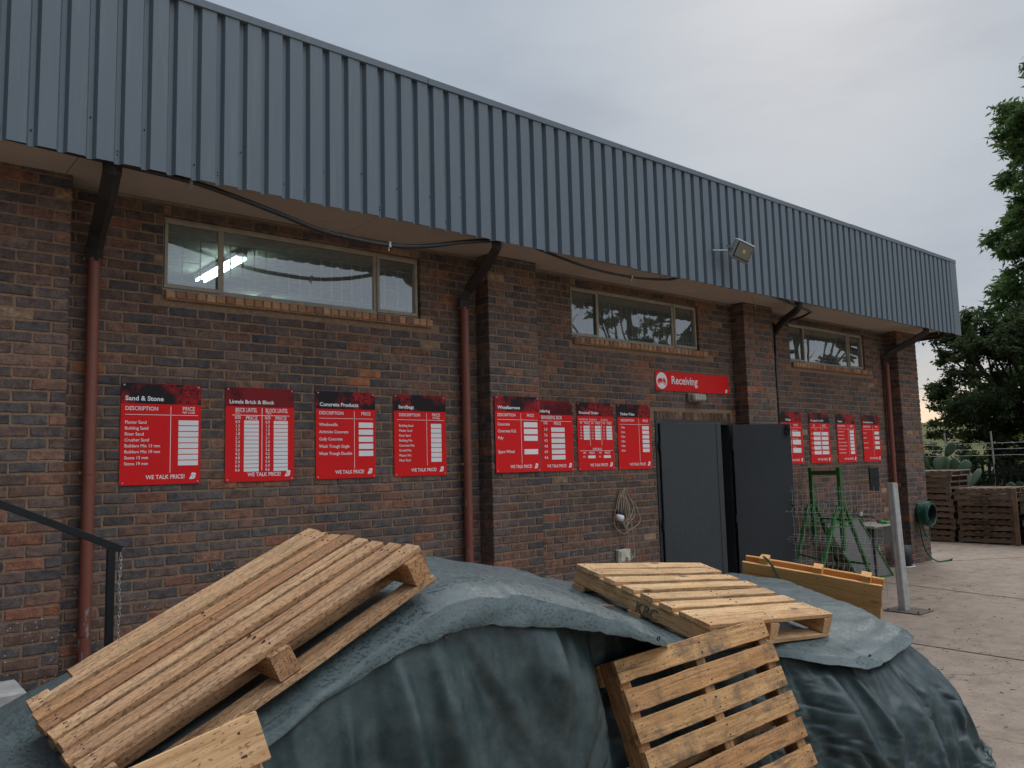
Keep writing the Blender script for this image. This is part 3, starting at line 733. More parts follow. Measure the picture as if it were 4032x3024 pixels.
# floodlight on the fascia
fl = empty('floodlight', 'square grey floodlight tilted down on the ribbed fascia', 'floodlight', (8.34, -0.87, 3.93))
M_ = Matrix.Translation((0.16, -0.21, -0.01)) @ Matrix.Rotation(R(-14), 4, 'Z') @ Matrix.Rotation(R(16), 4, 'Y') @ Matrix.Rotation(R(22), 4, 'X') @ Matrix.Scale(1.15, 4)
b = MB(); b.box(-0.125, -0.035, -0.105, 0.125, 0.035, 0.105, 0.012, M_); b.box(-0.09, 0.036, -0.075, 0.09, 0.075, 0.075, 0.01, M_)
for i in range(6): b.box(-0.08+i*0.03, 0.076, -0.07, -0.074+i*0.03, 0.095, 0.07, 0, M_)
b.build('housing', M_GREYM, fl)
b = MB()
b.box(-0.108, -0.041, -0.088, 0.108, -0.0352, 0.088, 0.003, M_); b.build('gasket', M_DARKPL, fl)
b = MB(); b.box(-0.096, -0.044, -0.076, 0.096, -0.0412, 0.076, 0, M_); b.build('lens', mat('lamp_glass', (0.22, 0.24, 0.22), 0.08, 0.6), fl)
b = MB(); b.box(-0.018, -0.0475, -0.018, 0.018, -0.0445, 0.018, 0, M_); b.build('led_chip', mat('led_chip', (0.6, 0.5, 0.12), 0.4), fl)
b = MB(); b.box(-0.135, -0.02, -0.012, -0.128, 0.10, 0.012, 0, M_); b.box(0.128, -0.02, -0.012, 0.135, 0.10, 0.012, 0, M_); b.box(-0.135, 0.10, -0.012, 0.135, 0.108, 0.012, 0, M_)
b.tube([(-0.14, 0.0, 0), (0.02, -0.10, 0.0)], 0.012, 8); b.build('bracket', M_GREYM, fl)

# bulkhead lamp over the door
bl = empty('bulkhead_light', 'small rectangular bulkhead lamp with ribbed glass under the Receiving sign', 'wall light', (8.82, 0, 2.19))
b = MB(); b.box(-0.16, -0.05, -0.06, 0.16, 0.0, 0.06, 0.012); b.build('base', plain('lamp_base', (0.26, 0.22, 0.17), 0.6), bl)
b = MB(); b.box(-0.135, -0.115, -0.05, 0.135, -0.0505, 0.045, 0.018)
for i in range(5): b.box(-0.12+i*0.052, -0.119, -0.04, -0.106+i*0.052, -0.1155, 0.035)
b.build('diffuser', plain('frosted_glass', (0.42, 0.41, 0.36), 0.3), bl)

# vent plate
b = MB(); b.box(13.53, -0.02, 0.78, 13.85, -0.001, 1.15, 0.004); b.box(13.56, -0.03, 0.965, 13.82, -0.0205, 0.975)
o = b.build('wall_hatch', M_BLACK); tag(o, 'small black metal hatch on the brick wall below the last price board', 'wall hatch')

# coiled extension cord, plug, socket
sc_ = empty('wall_socket', 'ivory outdoor socket box low on the brick wall left of the doors', 'socket', (7.27, 0, 0.235))
b = MB(); b.box(-0.105, -0.062, -0.08, 0.105, -0.002, 0.08, 0.010); b.box(-0.085, -0.074, -0.06, 0.085, -0.0625, 0.06, 0.006); b.build('box', M_PLAST, sc_)
b = MB(); b.box(0.0, -0.11, -0.055, 0.05, -0.0745, 0.0, 0.008); b.build('plug', M_PLAST, sc_)
cd = empty('extension_cord', 'beige extension cord coiled on a hook left of the doors', 'cord', (7.27, -0.03, 1.03))
b = MB()
loops = [(-0.13, 0.33, -0.42, -0.53), (-0.06, 0.14, -0.30, -0.42), (-0.02, 0.22, -0.33, -0.44), (0.02, 0.10, -0.36, -0.40), (-0.09, 0.18, -0.26, -0.47)]
for i, (xl, xr, zl, zb) in enumerate(loops):
    yy = -0.008*i
    b.tube(curve([(0.01*i, yy, 0), (xl*0.6, yy, zl*0.45), (xl, yy, zl), (xl*0.35+0.05, yy-0.01, zb), ((xl+xr)/2, yy, zb+0.02), (xr, yy, zl+0.02), (xr*0.65, yy, zl*0.4), (0.015*i, yy, 0.003)], 8), 0.0055, 6)
b.tube(curve([(0.02, -0.02, 0), (0.05, -0.03, -0.3), (0.07, -0.03, -0.55), (0.06, -0.03, -0.72), (0.10, -0.06, -0.80), (0.05, -0.08, -0.84)], 8), 0.0055, 6)
b.tube(curve([(0.03, -0.02, 0), (0.12, -0.03, -0.3), (0.16, -0.03, -0.62), (0.17, -0.03, -0.76), (0.13, -0.06, -0.83)], 8), 0.0055, 6)
b.build('cord', M_CORD, cd, True)
b = MB(); b.tube([(0.0, 0.02, -0.01), (0.0, -0.05, 0.0)], 0.006, 6); b.build('hook', M_RUST, cd)
b = MB(); b.tube([(-0.09, -0.01, -0.33), (-0.075, -0.085, -0.345)], [0.04, 0.036], 14); b.build('plug_top', M_WHITE, cd, True)
b = MB(); b.tube([(-0.045, 0.015, -0.28), (-0.035, -0.045, -0.285)], [0.045, 0.05], 12); b.build('coupler', M_DARKPL, cd, True)

# ================================================================ price boards
def text_mesh(items, name, m, parent, y=-0.0058):
    """items: (string, x, z, size, bold, align, xscale, shear) -> ONE flat mesh"""
    vs = []; fs = []
    for s, x, z, size, bold, al, xs, sh in items:
        cu = bpy.data.curves.new('t', 'FONT'); cu.body = s; cu.size = size; cu.align_x = al; cu.offset = bold*size; cu.resolution_u = 3; cu.shear = sh
        ob = bpy.data.objects.new('t', cu); COL.objects.link(ob)
        dg = bpy.context.evaluated_depsgraph_get(); me = bpy.data.meshes.new_from_object(ob.evaluated_get(dg))
        k = len(vs)
        for v in me.vertices: vs.append((x+v.co.x*xs, y, z+v.co.y))
        for p in me.polygons: fs.append(tuple(i+k for i in p.vertices))
        bpy.data.objects.remove(ob); bpy.data.curves.remove(cu); bpy.data.meshes.remove(me)
    return mesh(name, vs, fs, m, parent)
def header_mat(seed, style):
    def f(nt, b):
        t = N(nt, 'ShaderNodeTexCoord'); mp = N(nt, 'ShaderNodeMapping', inp={1: (seed*3.7, 0, seed*1.3)}); L(nt, t.outputs['Object'], mp.inputs[0])
        big = noise_(nt, mp.outputs[0], 3.2, 2, 0.5); fine = noise_(nt, mp.outputs[0], 34 if style == 0 else 14, 4, 0.7, 1.0)
        area = ramp(nt, big, [(0.46, (0, 0, 0)), (0.56, (1, 1, 1))])
        if style == 0: tex = ramp(nt, fine, [(0.42, (0.012, 0.008, 0.010)), (0.56, (0.42, 0.012, 0.018))])
        elif style == 1:
            bt = N(nt, 'ShaderNodeTexBrick', inp={'Scale': 9.0, 'Mortar Size': 0.012}); sw = N(nt, 'ShaderNodeSeparateXYZ'); L(nt, mp.outputs[0], sw.inputs[0]); cb = N(nt, 'ShaderNodeCombineXYZ'); L(nt, sw.outputs[0], cb.inputs[0]); L(nt, sw.outputs[2], cb.inputs[1]); L(nt, cb.outputs[0], bt.inputs[0])
            bt.inputs['Color1'].default_value = (0.16, 0.006, 0.010, 1); bt.inputs['Color2'].default_value = (0.07, 0.004, 0.008, 1); bt.inputs['Mortar'].default_value = (0.012, 0.006, 0.008, 1)
            tex = mixc(nt, area, bt.outputs[0], (0.22, 0.010, 0.014))
        else: tex = ramp(nt, fine, [(0.35, (0.10, 0.006, 0.010)), (0.6, (0.46, 0.014, 0.02))])
        c = mixc(nt, area, (0.014, 0.010, 0.014), tex) if style != 1 else tex
        L(nt, c, b.inputs['Base Color'])
    return mat('header_print', rough=0.45, build=f, spec=0.2)
SW, SH = 0.612, 0.80
def board(x0, z0, y, title, body, label, style=0, tx=0.05, tsz=0.050, off=None):
    t = empty('price_board', label, 'price board', (x0, y, z0), 'red price boards along the brick wall')
    b = MB(); b.box(0, -0.004, 0, SW, 0.0, SH, 0.0008); b.build('panel', M_SIGNRED, t)
    hd = MB(); hd.v = [(0.001, -0.0048, SH*0.797), (SW-0.001, -0.0048, SH*0.797), (SW-0.001, -0.0048, SH-0.001), (0.001, -0.0048, SH-0.001)]; hd.f = [(0, 1, 2, 3)]
    hd.build('header_picture', header_mat(x0, style), t)
    txt = [(title, tx*SW, SH*(1-0.172), tsz, 0.026, 'LEFT', 1.06, 0)]
    pb = MB()
    def rect(fx0, fy0, fx1, fy1):
        k = len(pb.v); y_ = -0.0052
        pb.v += [(fx0*SW, y_, SH*(1-fy1)), (fx1*SW, y_, SH*(1-fy1)), (fx1*SW, y_, SH*(1-fy0)), (fx0*SW, y_, SH*(1-fy0))]; pb.f.append((k, k+1, k+2, k+3))
    for it in body:
        if it[0] == 'b': rect(*it[1:5])
        else:
            _, s, fx, fy, size, bold, al, xs = it
            txt.append((s, fx*SW, SH*(1-fy), size, bold, al, xs, 0))
    txt.append(('WE TALK PRICE!', 0.80*SW, SH*(1-0.945), 0.046, 0.016, 'RIGHT', 0.88, 0))
    pb.build('price_strips', M_WHITE, t)
    text_mesh(txt, 'lettering', M_WHITE, t)
    text_mesh([('B', 0.855*SW, SH*(1-0.950), 0.066, 0.05, 'LEFT', 1.15, 0.35)], 'emblem', M_WHITE, t)
    pb = MB(); pb.v = [(0.845*SW, -0.0062, SH*0.078), (0.885*SW, -0.0062, SH*0.078), (0.900*SW, -0.0062, SH*0.086), (0.850*SW, -0.0062, SH*0.086)]; pb.f = [(0, 1, 2, 3)]; pb.build('emblem_slash', M_SIGNRED, t)
    for sx in (0.022, SW-0.022):
        for sz in (0.018, SH-0.018):
            b = MB(); b.tube([(sx, -0.0041, sz), (sx, -0.0085, sz)], [0.0085, 0.006], 10); b.build('screw', M_SCREW, t)
    return t
def desc_cols(items, y0, pitch, vx, bx0, bx1, bh, price='PRICE', sub=None, isz=0.034, skip=(), dx=0.05, vend=0.885, hsz=0.043):
    o = [('t', 'DESCRIPTION', dx, 0.268, hsz, 0.012, 'LEFT', 0.92), ('t', price, (bx0+bx1)/2, 0.268 if not sub else 0.262, hsz, 0.012, 'CENTER', 0.9)]
    if sub: o.append(('t', sub, (bx0+bx1)/2, 0.293, 0.024, 0.012, 'CENTER', 0.95))
    o += [('b', 0.05, 0.309, 0.96, 0.3135), ('b', vx, 0.222, vx+0.007, vend)]
    for i, s in enumerate(items):
        if s is None: continue
        y = y0+pitch*i; o.append(('t', s, dx, y+0.014, isz, 0.012, 'LEFT', 0.96)); o.append(('b', bx0, y-bh/2, bx1, y+bh/2))
    return o
z = 1.265
board(1.663, z, -0.006, 'Sand & Stone', desc_cols(['Plaster Sand', 'Building Sand', 'River Sand', 'Crusher Sand', 'Builders Mix 13 mm', 'Builders Mix 19 mm', 'Stone 13 mm', 'Stone 19 mm'], 0.387, 0.0577, 0.607, 0.71, 0.968, 0.049, sub='PER CUBE'),
      'red Sand & Stone price board, first from the left beside the downpipe')
rows = ['0.9', '1.2', '1.5', '1.8', '2.1', '2.4', '3.0', '3.6', '4.2', '4.8', '5.4', '6.0', '6.6']
bd = [('t', 'BRICK LINTEL', 0.29, 0.262, 0.050, 0.012, 'CENTER', 0.62), ('t', 'BLOCK LINTEL', 0.735, 0.262, 0.050, 0.012, 'CENTER', 0.62), ('t', '110mm', 0.13, 0.281, 0.016, 0.01, 'LEFT', 1), ('t', '150mm', 0.58, 0.281, 0.016, 0.01, 'LEFT', 1), ('b', 0.09, 0.293, 0.93, 0.299), ('b', 0.513, 0.215, 0.522, 0.885)]
for cx, bx in ((0.17, 0.26), (0.60, 0.69)):
    bd += [('t', 'SIZE', cx, 0.335, 0.034, 0.012, 'CENTER', 0.85), ('t', 'PRICE', bx+0.107, 0.342, 0.044, 0.012, 'CENTER', 0.92)]
    for i, s in enumerate(rows):
        y = 0.370+0.0422*i; bd += [('t', s, cx, y+0.012, 0.034, 0.012, 'CENTER', 0.95), ('b', bx, y-0.018, bx+0.212, y+0.018)]
board(2.478, z, -0.006, 'Lintels Brick & Block', bd, 'red lintels price board with two columns of thirteen white strips, second from the left', 1, 0.05, 0.044)
board(3.298, z, -0.006, 'Concrete Products', desc_cols(['Windowsills', 'Airbricks Concrete', 'Gully Concrete', 'Wash Trough Single', 'Wash Trough Double'], 0.385, 0.0825, 0.632, 0.71, 0.96, 0.062, isz=0.039), 'red Concrete Products price board, third from the left above the raised end of the pallet', 0, 0.06, 0.048)
board(4.117, z, -0.006, 'Sandbags', desc_cols(['Building Sand', 'Plaster Sand', 'River Sand', 'Building Mix', 'Concrete Mix', 'Screed Mix', 'Plaster Mix', 'Filter Pool'], 0.382, 0.0603, 0.615, 0.70, 0.905, 0.052, sub='PER 40kg', isz=0.032, dx=0.09, vend=0.87), 'red Sandbags price board just left of the middle red downpipe', 0, 0.085, 0.046)
board(5.187, 1.272, -0.236, 'Wheelbarrows', desc_cols(['Concrete', 'Concrete H.D.', 'Poly', None, 'Spare Wheel'], 0.375, 0.0895, 0.57, 0.635, 0.95, 0.068, isz=0.044), 'red Wheelbarrows price board fixed on the front of the second brick pier', 2, 0.06, 0.047)
bd = [('t', 'BRANDERING 38X38', 0.20, 0.265, 0.055, 0.012, 'LEFT', 0.62), ('b', 0.08, 0.291, 0.96, 0.296), ('t', 'SIZE', 0.30, 0.337, 0.038, 0.012, 'CENTER', 0.85), ('t', 'PRICE', 0.60, 0.345, 0.047, 0.012, 'CENTER', 0.92)]
for i, s in enumerate(['3.0', '3.6', '4.2', '4.8', '6.0', '6.6']):
    y = 0.413+0.0785*i; bd += [('t', s, 0.30, y+0.016, 0.044, 0.014, 'CENTER', 0.95), ('b', 0.44, y-0.030, 0.78, y+0.030)]
board(5.912, 1.268, -0.006, 'Brandering', bd, 'red Brandering price board partly hidden by the edge of the second pier', 1, 0.05, 0.048)
bd = [('b', 0.05, 0.283, 0.96, 0.287), ('b', 0.335, 0.225, 0.342, 0.64), ('b', 0.655, 0.225, 0.662, 0.64), ('t', 'BEAMS 38X152', 0.52, 0.706, 0.038, 0.012, 'CENTER', 0.62), ('b', 0.05, 0.712, 0.96, 0.717)]
for cx, hh in ((0.05, 'BRANDERING 38X38'), (0.36, 'BEAMS 38X114'), (0.68, 'PURLIN 50X76')):
    bd += [('t', hh, cx, 0.266, 0.026, 0.01, 'LEFT', 0.62), ('t', 'SIZE', cx+0.05, 0.318, 0.026, 0.012, 'CENTER', 0.85), ('t', 'PRICE', cx+0.20, 0.322, 0.033, 0.012, 'CENTER', 0.9)]
    for i, s in enumerate(['3.6', '4.2', '4.8', '6.0', '6.6']):
        y = 0.365+0.0425*i; bd += [('t', s, cx+0.045, y+0.010, 0.027, 0.012, 'CENTER', 0.9), ('b', cx+0.115, y-0.018, cx+0.275, y+0.018)]
for cx, s in ((0.12, '6.0'), (0.55, '6.6')):
    bd += [('t', 'SIZE', cx+0.05, 0.756, 0.028, 0.012, 'CENTER', 0.85), ('t', 'PRICE', cx+0.25, 0.762, 0.038, 0.012, 'CENTER', 0.92), ('t', s, cx+0.04, 0.815, 0.032, 0.012, 'CENTER', 0.95), ('b', cx+0.145, 0.785, cx+0.345, 0.825)]
board(6.596, 1.266, -0.006, 'Structural Timber', bd, 'red Structural Timber price board with three columns of small price strips', 0, 0.05, 0.043)
board(7.285, 1.263, -0.006, 'Timber Poles', desc_cols(['3.0m', '3.6m', '4.2m', '4.8m', '6.0m', '6.6m'], 0.362, 0.0705, 0.63, 0.73, 0.94, 0.054, isz=0.038, dx=0.09), 'red Timber Poles price board immediately left of the grey doors', 0, 0.08, 0.046)
bd = [('t', 'RHINO', 0.20, 0.275, 0.046, 0.012, 'CENTER', 0.8), ('t', 'NUTEC', 0.70, 0.275, 0.046, 0.012, 'CENTER', 0.8), ('b', 0.05, 0.305, 0.94, 0.310), ('b', 0.44, 0.222, 0.447, 0.885)]
for i, s in enumerate(['3000mm X 1200mm', '3600mm X 1200mm', 'Round Strip']):
    y = 0.42+0.157*i
    for cx in (0.08, 0.52): bd += [('t', s, cx, y-0.050, 0.026, 0.01, 'LEFT', 0.75), ('b', cx, y-0.038, cx+0.38, y+0.052)]
board(10.868, 1.258, -0.006, 'Ceilings', bd, 'red Ceilings price board mostly hidden behind the open right door leaf', 2, 0.24, 0.044)
bd = [('t', 'SIZE', 0.22, 0.27, 0.040, 0.012, 'CENTER', 0.85), ('t', 'PRICE', 0.72, 0.275, 0.050, 0.012, 'CENTER', 0.8), ('b', 0.05, 0.295, 0.94, 0.300), ('b', 0.54, 0.222, 0.547, 0.86), ('t', 'Corrugated', 0.20, 0.335, 0.022, 0.01, 'LEFT', 0.9), ('t', 'IBR', 0.62, 0.335, 0.022, 0.01, 'LEFT', 0.9)]
for i, s in enumerate(['3.6', '4.2', '4.8', '6.0', '6.6']):
    y = 0.415+0.094*i; bd += [('t', s, 0.10, y+0.016, 0.040, 0.012, 'CENTER', 0.8), ('b', 0.18, y-0.034, 0.52, y+0.034), ('b', 0.58, y-0.034, 0.91, y+0.034)]
board(11.691, 1.257, -0.006, 'Corrugated Iron & IBR', bd, 'red Corrugated Iron price board, second to the right of the doors', 0, 0.06, 0.040)
board(12.535, 1.256, -0.006, 'Gutters', desc_cols(['Gutter Square 3.6', 'Gutter Square 4.8', 'Gutter Round 3.6', 'Gutter Downpipe Square', 'Gutter Downpipe Round', 'Gutter Offset Round', 'Gutter Offset Square'], 0.365, 0.0725, 0.60, 0.68, 0.90, 0.056, isz=0.028, vend=0.87), 'red Gutters price board with seven price strips, second from the right end', 2, 0.07, 0.042)
board(13.392, 1.254, -0.006, 'Mesh & Brick Force', desc_cols(['Ref 193', 'Ref 100', 'Brick Force', 'Brick Force'], 0.385, 0.105, 0.60, 0.68, 0.95, 0.066, isz=0.032, vend=0.88), 'red Mesh & Brick Force price board at the far right end above the black hatch', 0, 0.07, 0.040)

# Receiving sign
rs = empty('receiving_sign', 'long red Receiving sign with a white lorry roundel above the grey doors', 'sign', (8.03, -0.006, 2.264))
b = MB(); b.box(0, -0.004, 0, 1.585, 0, 0.254, 0.0008); b.build('panel', M_SIGNRED, rs)
c = MB(); n = 40; c.v = [(0.125+0.108*math.cos(2*math.pi*i/n), -0.0052, 0.127+0.108*math.sin(2*math.pi*i/n)) for i in range(n)]; c.f = [tuple(range(n))]; c.build('roundel', M_WHITE, rs)
c = MB()
def poly(c, pts, y):
    k = len(c.v); c.v += [(x, y, z_) for x, z_ in pts]; c.f.append(tuple(range(k, k+len(pts))))
poly(c, [(0.035, 0.120), (0.055, 0.143), (0.085, 0.158), (0.120, 0.158), (0.140, 0.138), (0.145, 0.122), (0.145, 0.110), (0.035, 0.110)], -0.0060)
poly(c, [(0.152, 0.110), (0.152, 0.165), (0.178, 0.162), (0.198, 0.135), (0.210, 0.118), (0.208, 0.104)], -0.0060)
poly(c, [(0.035, 0.106), (0.21, 0.100), (0.21, 0.092), (0.035, 0.096)], -0.0060)
for cx in (0.062, 0.182): poly(c, [(cx+0.017*math.cos(a*math.pi/8), 0.087+0.017*math.sin(a*math.pi/8)) for a in range(16)], -0.0064)
c.build('lorry_symbol', M_SIGNRED, rs)
c = MB()
for cx in (0.062, 0.182): poly(c, [(cx+0.008*math.cos(a*math.pi/8), 0.087+0.008*math.sin(a*math.pi/8)) for a in range(16)], -0.0068)
c.build('wheel_hubs', M_WHITE, rs)
text_mesh([('Receiving', 0.315, 0.095, 0.150, 0.014, 'LEFT', 0.98, 0)], 'lettering', M_WHITE, rs)
text_mesh([('B', 1.49, 0.020, 0.062, 0.05, 'LEFT', 1.15, 0.35)], 'emblem', M_WHITE, rs)

# ================================================================ pallets
def plank(L_, W_, T_, seg=10, warp=0.004, rough=0.0022, ch=0.003, rn=rnd, chips=True):
    """board along x, origin at its lower back-left corner (z 0..T, y 0..W)"""
    vs = []; fs = []; ww = rn.uniform(-warp, warp); bw = rn.uniform(-warp, warp)*0.7
    for i in range(seg+1):
        t = i/seg; x = t*L_
        dz = ww*4*(t-t*t)+rn.uniform(-1, 1)*rough*0.4; dy = bw*4*(t-t*t)
        e1 = rn.uniform(-1, 1)*rough; e2 = rn.uniform(-1, 1)*rough
        if chips and rn.random() < 0.08: e1 += rn.uniform(0, 0.006)
        ring = [(0+e1+ch, 0), (W_+e2-ch, 0), (W_+e2, ch), (W_+e2, T_-ch), (W_+e2-ch, T_), (0+e1+ch, T_), (0+e1, T_-ch), (0+e1, ch)]
        xe = 0
        for (y, z_) in ring:
            if i in (0, seg): xe = rn.uniform(-0.003, 0.003)
            vs.append((x+xe, y+dy, z_+dz))
    n = 8
    for i in range(seg):
        for j in range(n): fs.append((i*n+j, i*n+(j+1) % n, (i+1)*n+(j+1) % n, (i+1)*n+j))
    fs.append(tuple(range(n))[::-1]); fs.append(tuple(seg*n+j for j in range(n)))
    return vs, [f[::-1] for f in fs]
def pallet(label, L_, W_, decks, mats, mtx, strx, group=None, name='wooden_pallet', lower=3, bh=0.088, dt=0.024, sw=0.075, lowmat=None, nails=True, cat='pallet', poke=0.0):
    """local frame: x along deck boards 0..L, y 0..-W, deck top at z=0, body below. decks=[(y_start,width,x0,x1)]"""
    root = empty(name, label, cat, (0, 0, 0), group); root.matrix_world = mtx
    mx, my = mats; parts = []
    for (y0, wd, xa, xb) in decks:
        vs, fs = plank(xb-xa, wd, dt)
        o = mesh('deck_board', vs, fs, mx, root); o.location = (xa, -y0-wd, -dt+rnd.uniform(-0.0015, 0.001)); o.rotation_euler = (rnd.uniform(-.012, .012), rnd.uniform(-.002, .002), rnd.uniform(-.004, .004))
        if nails:
            b = MB()
            for sx in strx:
                if not (xa < sx < xb): continue
                for q in (0.25, 0.72): b.tube([(sx-xa+rnd.uniform(-.015, .015), wd*q, dt-0.002), (sx-xa, wd*q, dt+0.0012)], 0.0032, 6)
            b.build('nails', M_RUST, o)
    for sx in strx:
        vs, fs = plank(W_+poke, sw, bh, ch=0.004)
        o = mesh('stringer', [(v[0], v[1], v[2]) for v in vs], fs, mx, root)
        o.rotation_euler = (0, 0, -math.pi/2); o.location = (sx-sw/2, poke, -dt-bh-0.0015)
    for k in range(lower):
        yk = lerp(0.0, W_-0.095, k/(lower-1)) if lower > 1 else 0
        vs, fs = plank(L_, 0.095, dt)
        o = mesh('bottom_board', vs, fs, lowmat or mx, root); o.location = (0, -yk-0.095, -2*dt-bh-0.003)
    return root
def frame(o, xd, yneg):
    """matrix with origin o, x axis xd, and -y axis roughly yneg"""
    x = Vector(xd).normalized(); y = -(Vector(yneg)-x*Vector(yneg).dot(x)).normalized(); z_ = x.cross(y)
    return Matrix(((x.x, y.x, z_.x, o[0]), (x.y, y.y, z_.y, o[1]), (x.z, y.z, z_.z, o[2]), (0, 0, 0, 1)))
# big tilted pallet on the left
p1 = [(0.0, 0.115, 0.16, 1.215)]
y = 0.124
for i in range(7): p1.append((y, 0.085, rnd.uniform(-.006, .006), 1.2+rnd.uniform(-.004, .008))); y += 0.1185
P1 = pallet('large rain spotted pallet tilted up to the right on the tarpaulin at the left', 1.2, 0.95, p1, (W_RED[0], W_RED[0]), frame((0.537, -3.294, 0.563), (1.084, -0.011, 0.515), (0, -0.95, -0.02)), (0.045, 0.60, 1.155), 'wooden pallets lying on the tarpaulins', lower=5)
# flat pale pallet in the middle
p2 = [(0.0, 0.095, 0.0, 1.2), (0.098, 0.092, 0.0, 1.2)]; y = 0.238
for i in range(4): p2.append((y, 0.090, rnd.uniform(-.008, .008), 1.2+rnd.uniform(-.01, .01))); y += 0.140
p2 += [(0.795, 0.100, 0.0, 1.2), (0.898, 0.100, 0.0, 1.2)]
P2 = pallet('pale pine pallet lying flat on the tarpaulin behind the leaning pallet', 1.2, 1.0, p2, (W_PALE[0], W_PALE[0]), frame((3.442, -3.17, 0.742), (1.195, 0.0, -0.107), (0, -0.973, -0.231)), (0.045, 0.60, 1.155), 'wooden pallets lying on the tarpaulins')
# leaning pallet in front
p3 = [(i*0.1275, 0.098+rnd.uniform(-.005, .004), rnd.uniform(-.012, .012), 1.2+rnd.uniform(-.012, .012)) for i in range(7)]+[(0.893, 0.09, 0, 1.2)]
P3 = pallet('golden worn pallet standing on its edge and leaning on the tarpaulin in front', 1.2, 0.95, p3, (W_GOLD[0], W_GOLD[0]), frame((2.655, -4.200, 0.478), (1.199, 0.033, 0.016), (0.007, -0.126, -0.337)), (0.045, 0.60, 1.155), 'wooden pallets lying on the tarpaulins')
# stencilled letters on the side beam of the pale pallet
sx = Vector((0, -0.973, -0.231)).normalized()
st = text_mesh([('KBC', 0, 0, 0.085, 0.03, 'LEFT', 1.0, 0)], 'stencil', plain('black_stencil_ink', (0.13, 0.095, 0.062), 0.85, var=0.7, sc=30), P2, 0.0)
st.rotation_euler = (0, 0, -math.pi/2); st.location = (0.005, -0.50, -0.112)
# pallet on its edge, bright new wood, behind the heap
X = Vector((0.376, -1.0, -0.15)); 
p4 = [(0.0, 0.098, 0.0, 1.09), (0.101, 0.098, 0.0, 1.09)]; y = 0.202
for i in range(5): p4.append((y, 0.098, 0, 1.09)); y += 0.101 if i == 0 else 0.15
P4 = pallet('bright new pine pallet standing on edge behind the heap with a green strap', 1.09, 0.98, p4, (W_ORAN[0], W_ORAN[0]), frame((5.96, -2.60, 0.475), X, (0.30, 0.2, -0.97)), (0.17, 0.60, 0.965), 'wooden pallets lying on the tarpaulins', poke=0.045)
o = MB(); M4 = frame((5.96, -2.60, 0.475), X, (0.30, 0.2, -0.97))
pts = [M4 @ Vector(p) for p in ((0.16, 0.052, -0.06), (0.20, 0.055, -0.02), (0.25, 0.02, 0.012), (0.29, -0.06, 0.014), (0.34, -0.20, 0.012))]
for a, c_ in zip(pts, pts[1:]): o.bar(a, c_, 0.022, 0.002, up=M4.to_3x3() @ Vector((0, 0, 1)))
o = o.build('packing_strap', plain('green_strap', (0.14, 0.22, 0.13), 0.4)); tag(o, 'flat green packing strap hooked over the bright new pallet', 'strap')
# end of a pallet board in the bottom left foreground
M5 = frame((0.30, -4.655, 0.62), (1.0, -0.03, 0.225), (0.05, -0.35, -0.93))
p5 = [(0.0, 0.12, -0.40, 0.55), (0.15, 0.10, -0.40, 0.55), (0.28, 0.10, -0.40, 0.55), (0.42, 0.10, -0.40, 0.55)]
P5 = pallet('pale pallet mostly cut off by the bottom edge of the picture', 0.95, 0.55, p5, (W_PALE[0], W_PALE[0]), M5, (0.50, 0.05), 'wooden pallets lying on the tarpaulins', lower=0)
# old pallet ends poking out between heap and wall
M6 = Matrix.Translation((3.22, -2.95, 0.575)) @ Matrix.Rotation(R(12), 4, 'Z') @ Matrix.Rotation(R(6), 4, 'Y')
P6 = pallet('weathered pallet corner poking out behind the heap beside the pale pallet', 0.9, 0.6, [(0, 0.09, -0.1, 0.8), (0.15, 0.09, -0.1, 0.8), (0.3, 0.09, -0.1, 0.8)], (W_OLD[0], W_OLD[0]), M6, (0.0, 0.4, 0.75), 'wooden pallets lying on the tarpaulins')

# stacks of old pallets at the back right
def stack(xf, y0, y1, n, zh=0.128, seed=1, sand=()):
    rs_ = random.Random(seed); W = y0-y1; first = None
    for k in range(n):
        zt = G + (k+1)*zh
        M = frame((xf+rs_.uniform(-.03, .05), y0+rs_.uniform(-.04, .03), zt), (1, rs_.uniform(-.03, .03), rs_.uniform(-.012, .012)), (0, -1, rs_.uniform(-.01, .01)))
        lab = None
        pos = {0: 'lowest pallet', n-1: 'topmost pallet'}.get(k, '%s pallet from the ground' % (['', 'second', 'third', 'fourth', 'fifth', 'sixth', 'seventh', 'eighth', 'ninth', 'tenth', 'eleventh', 'twelfth'][k] if k < 12 else 'upper'))
        where = {1: 'tall old stack touching the building corner', 2: 'middle old stack stencilled SANDBAGS', 3: 'old stack cut by the right edge'}[seed]
        r = PSET(M, '%s in the %s' % (pos, where), 'old pallets stacked along the fence', W, sand and k in sand)
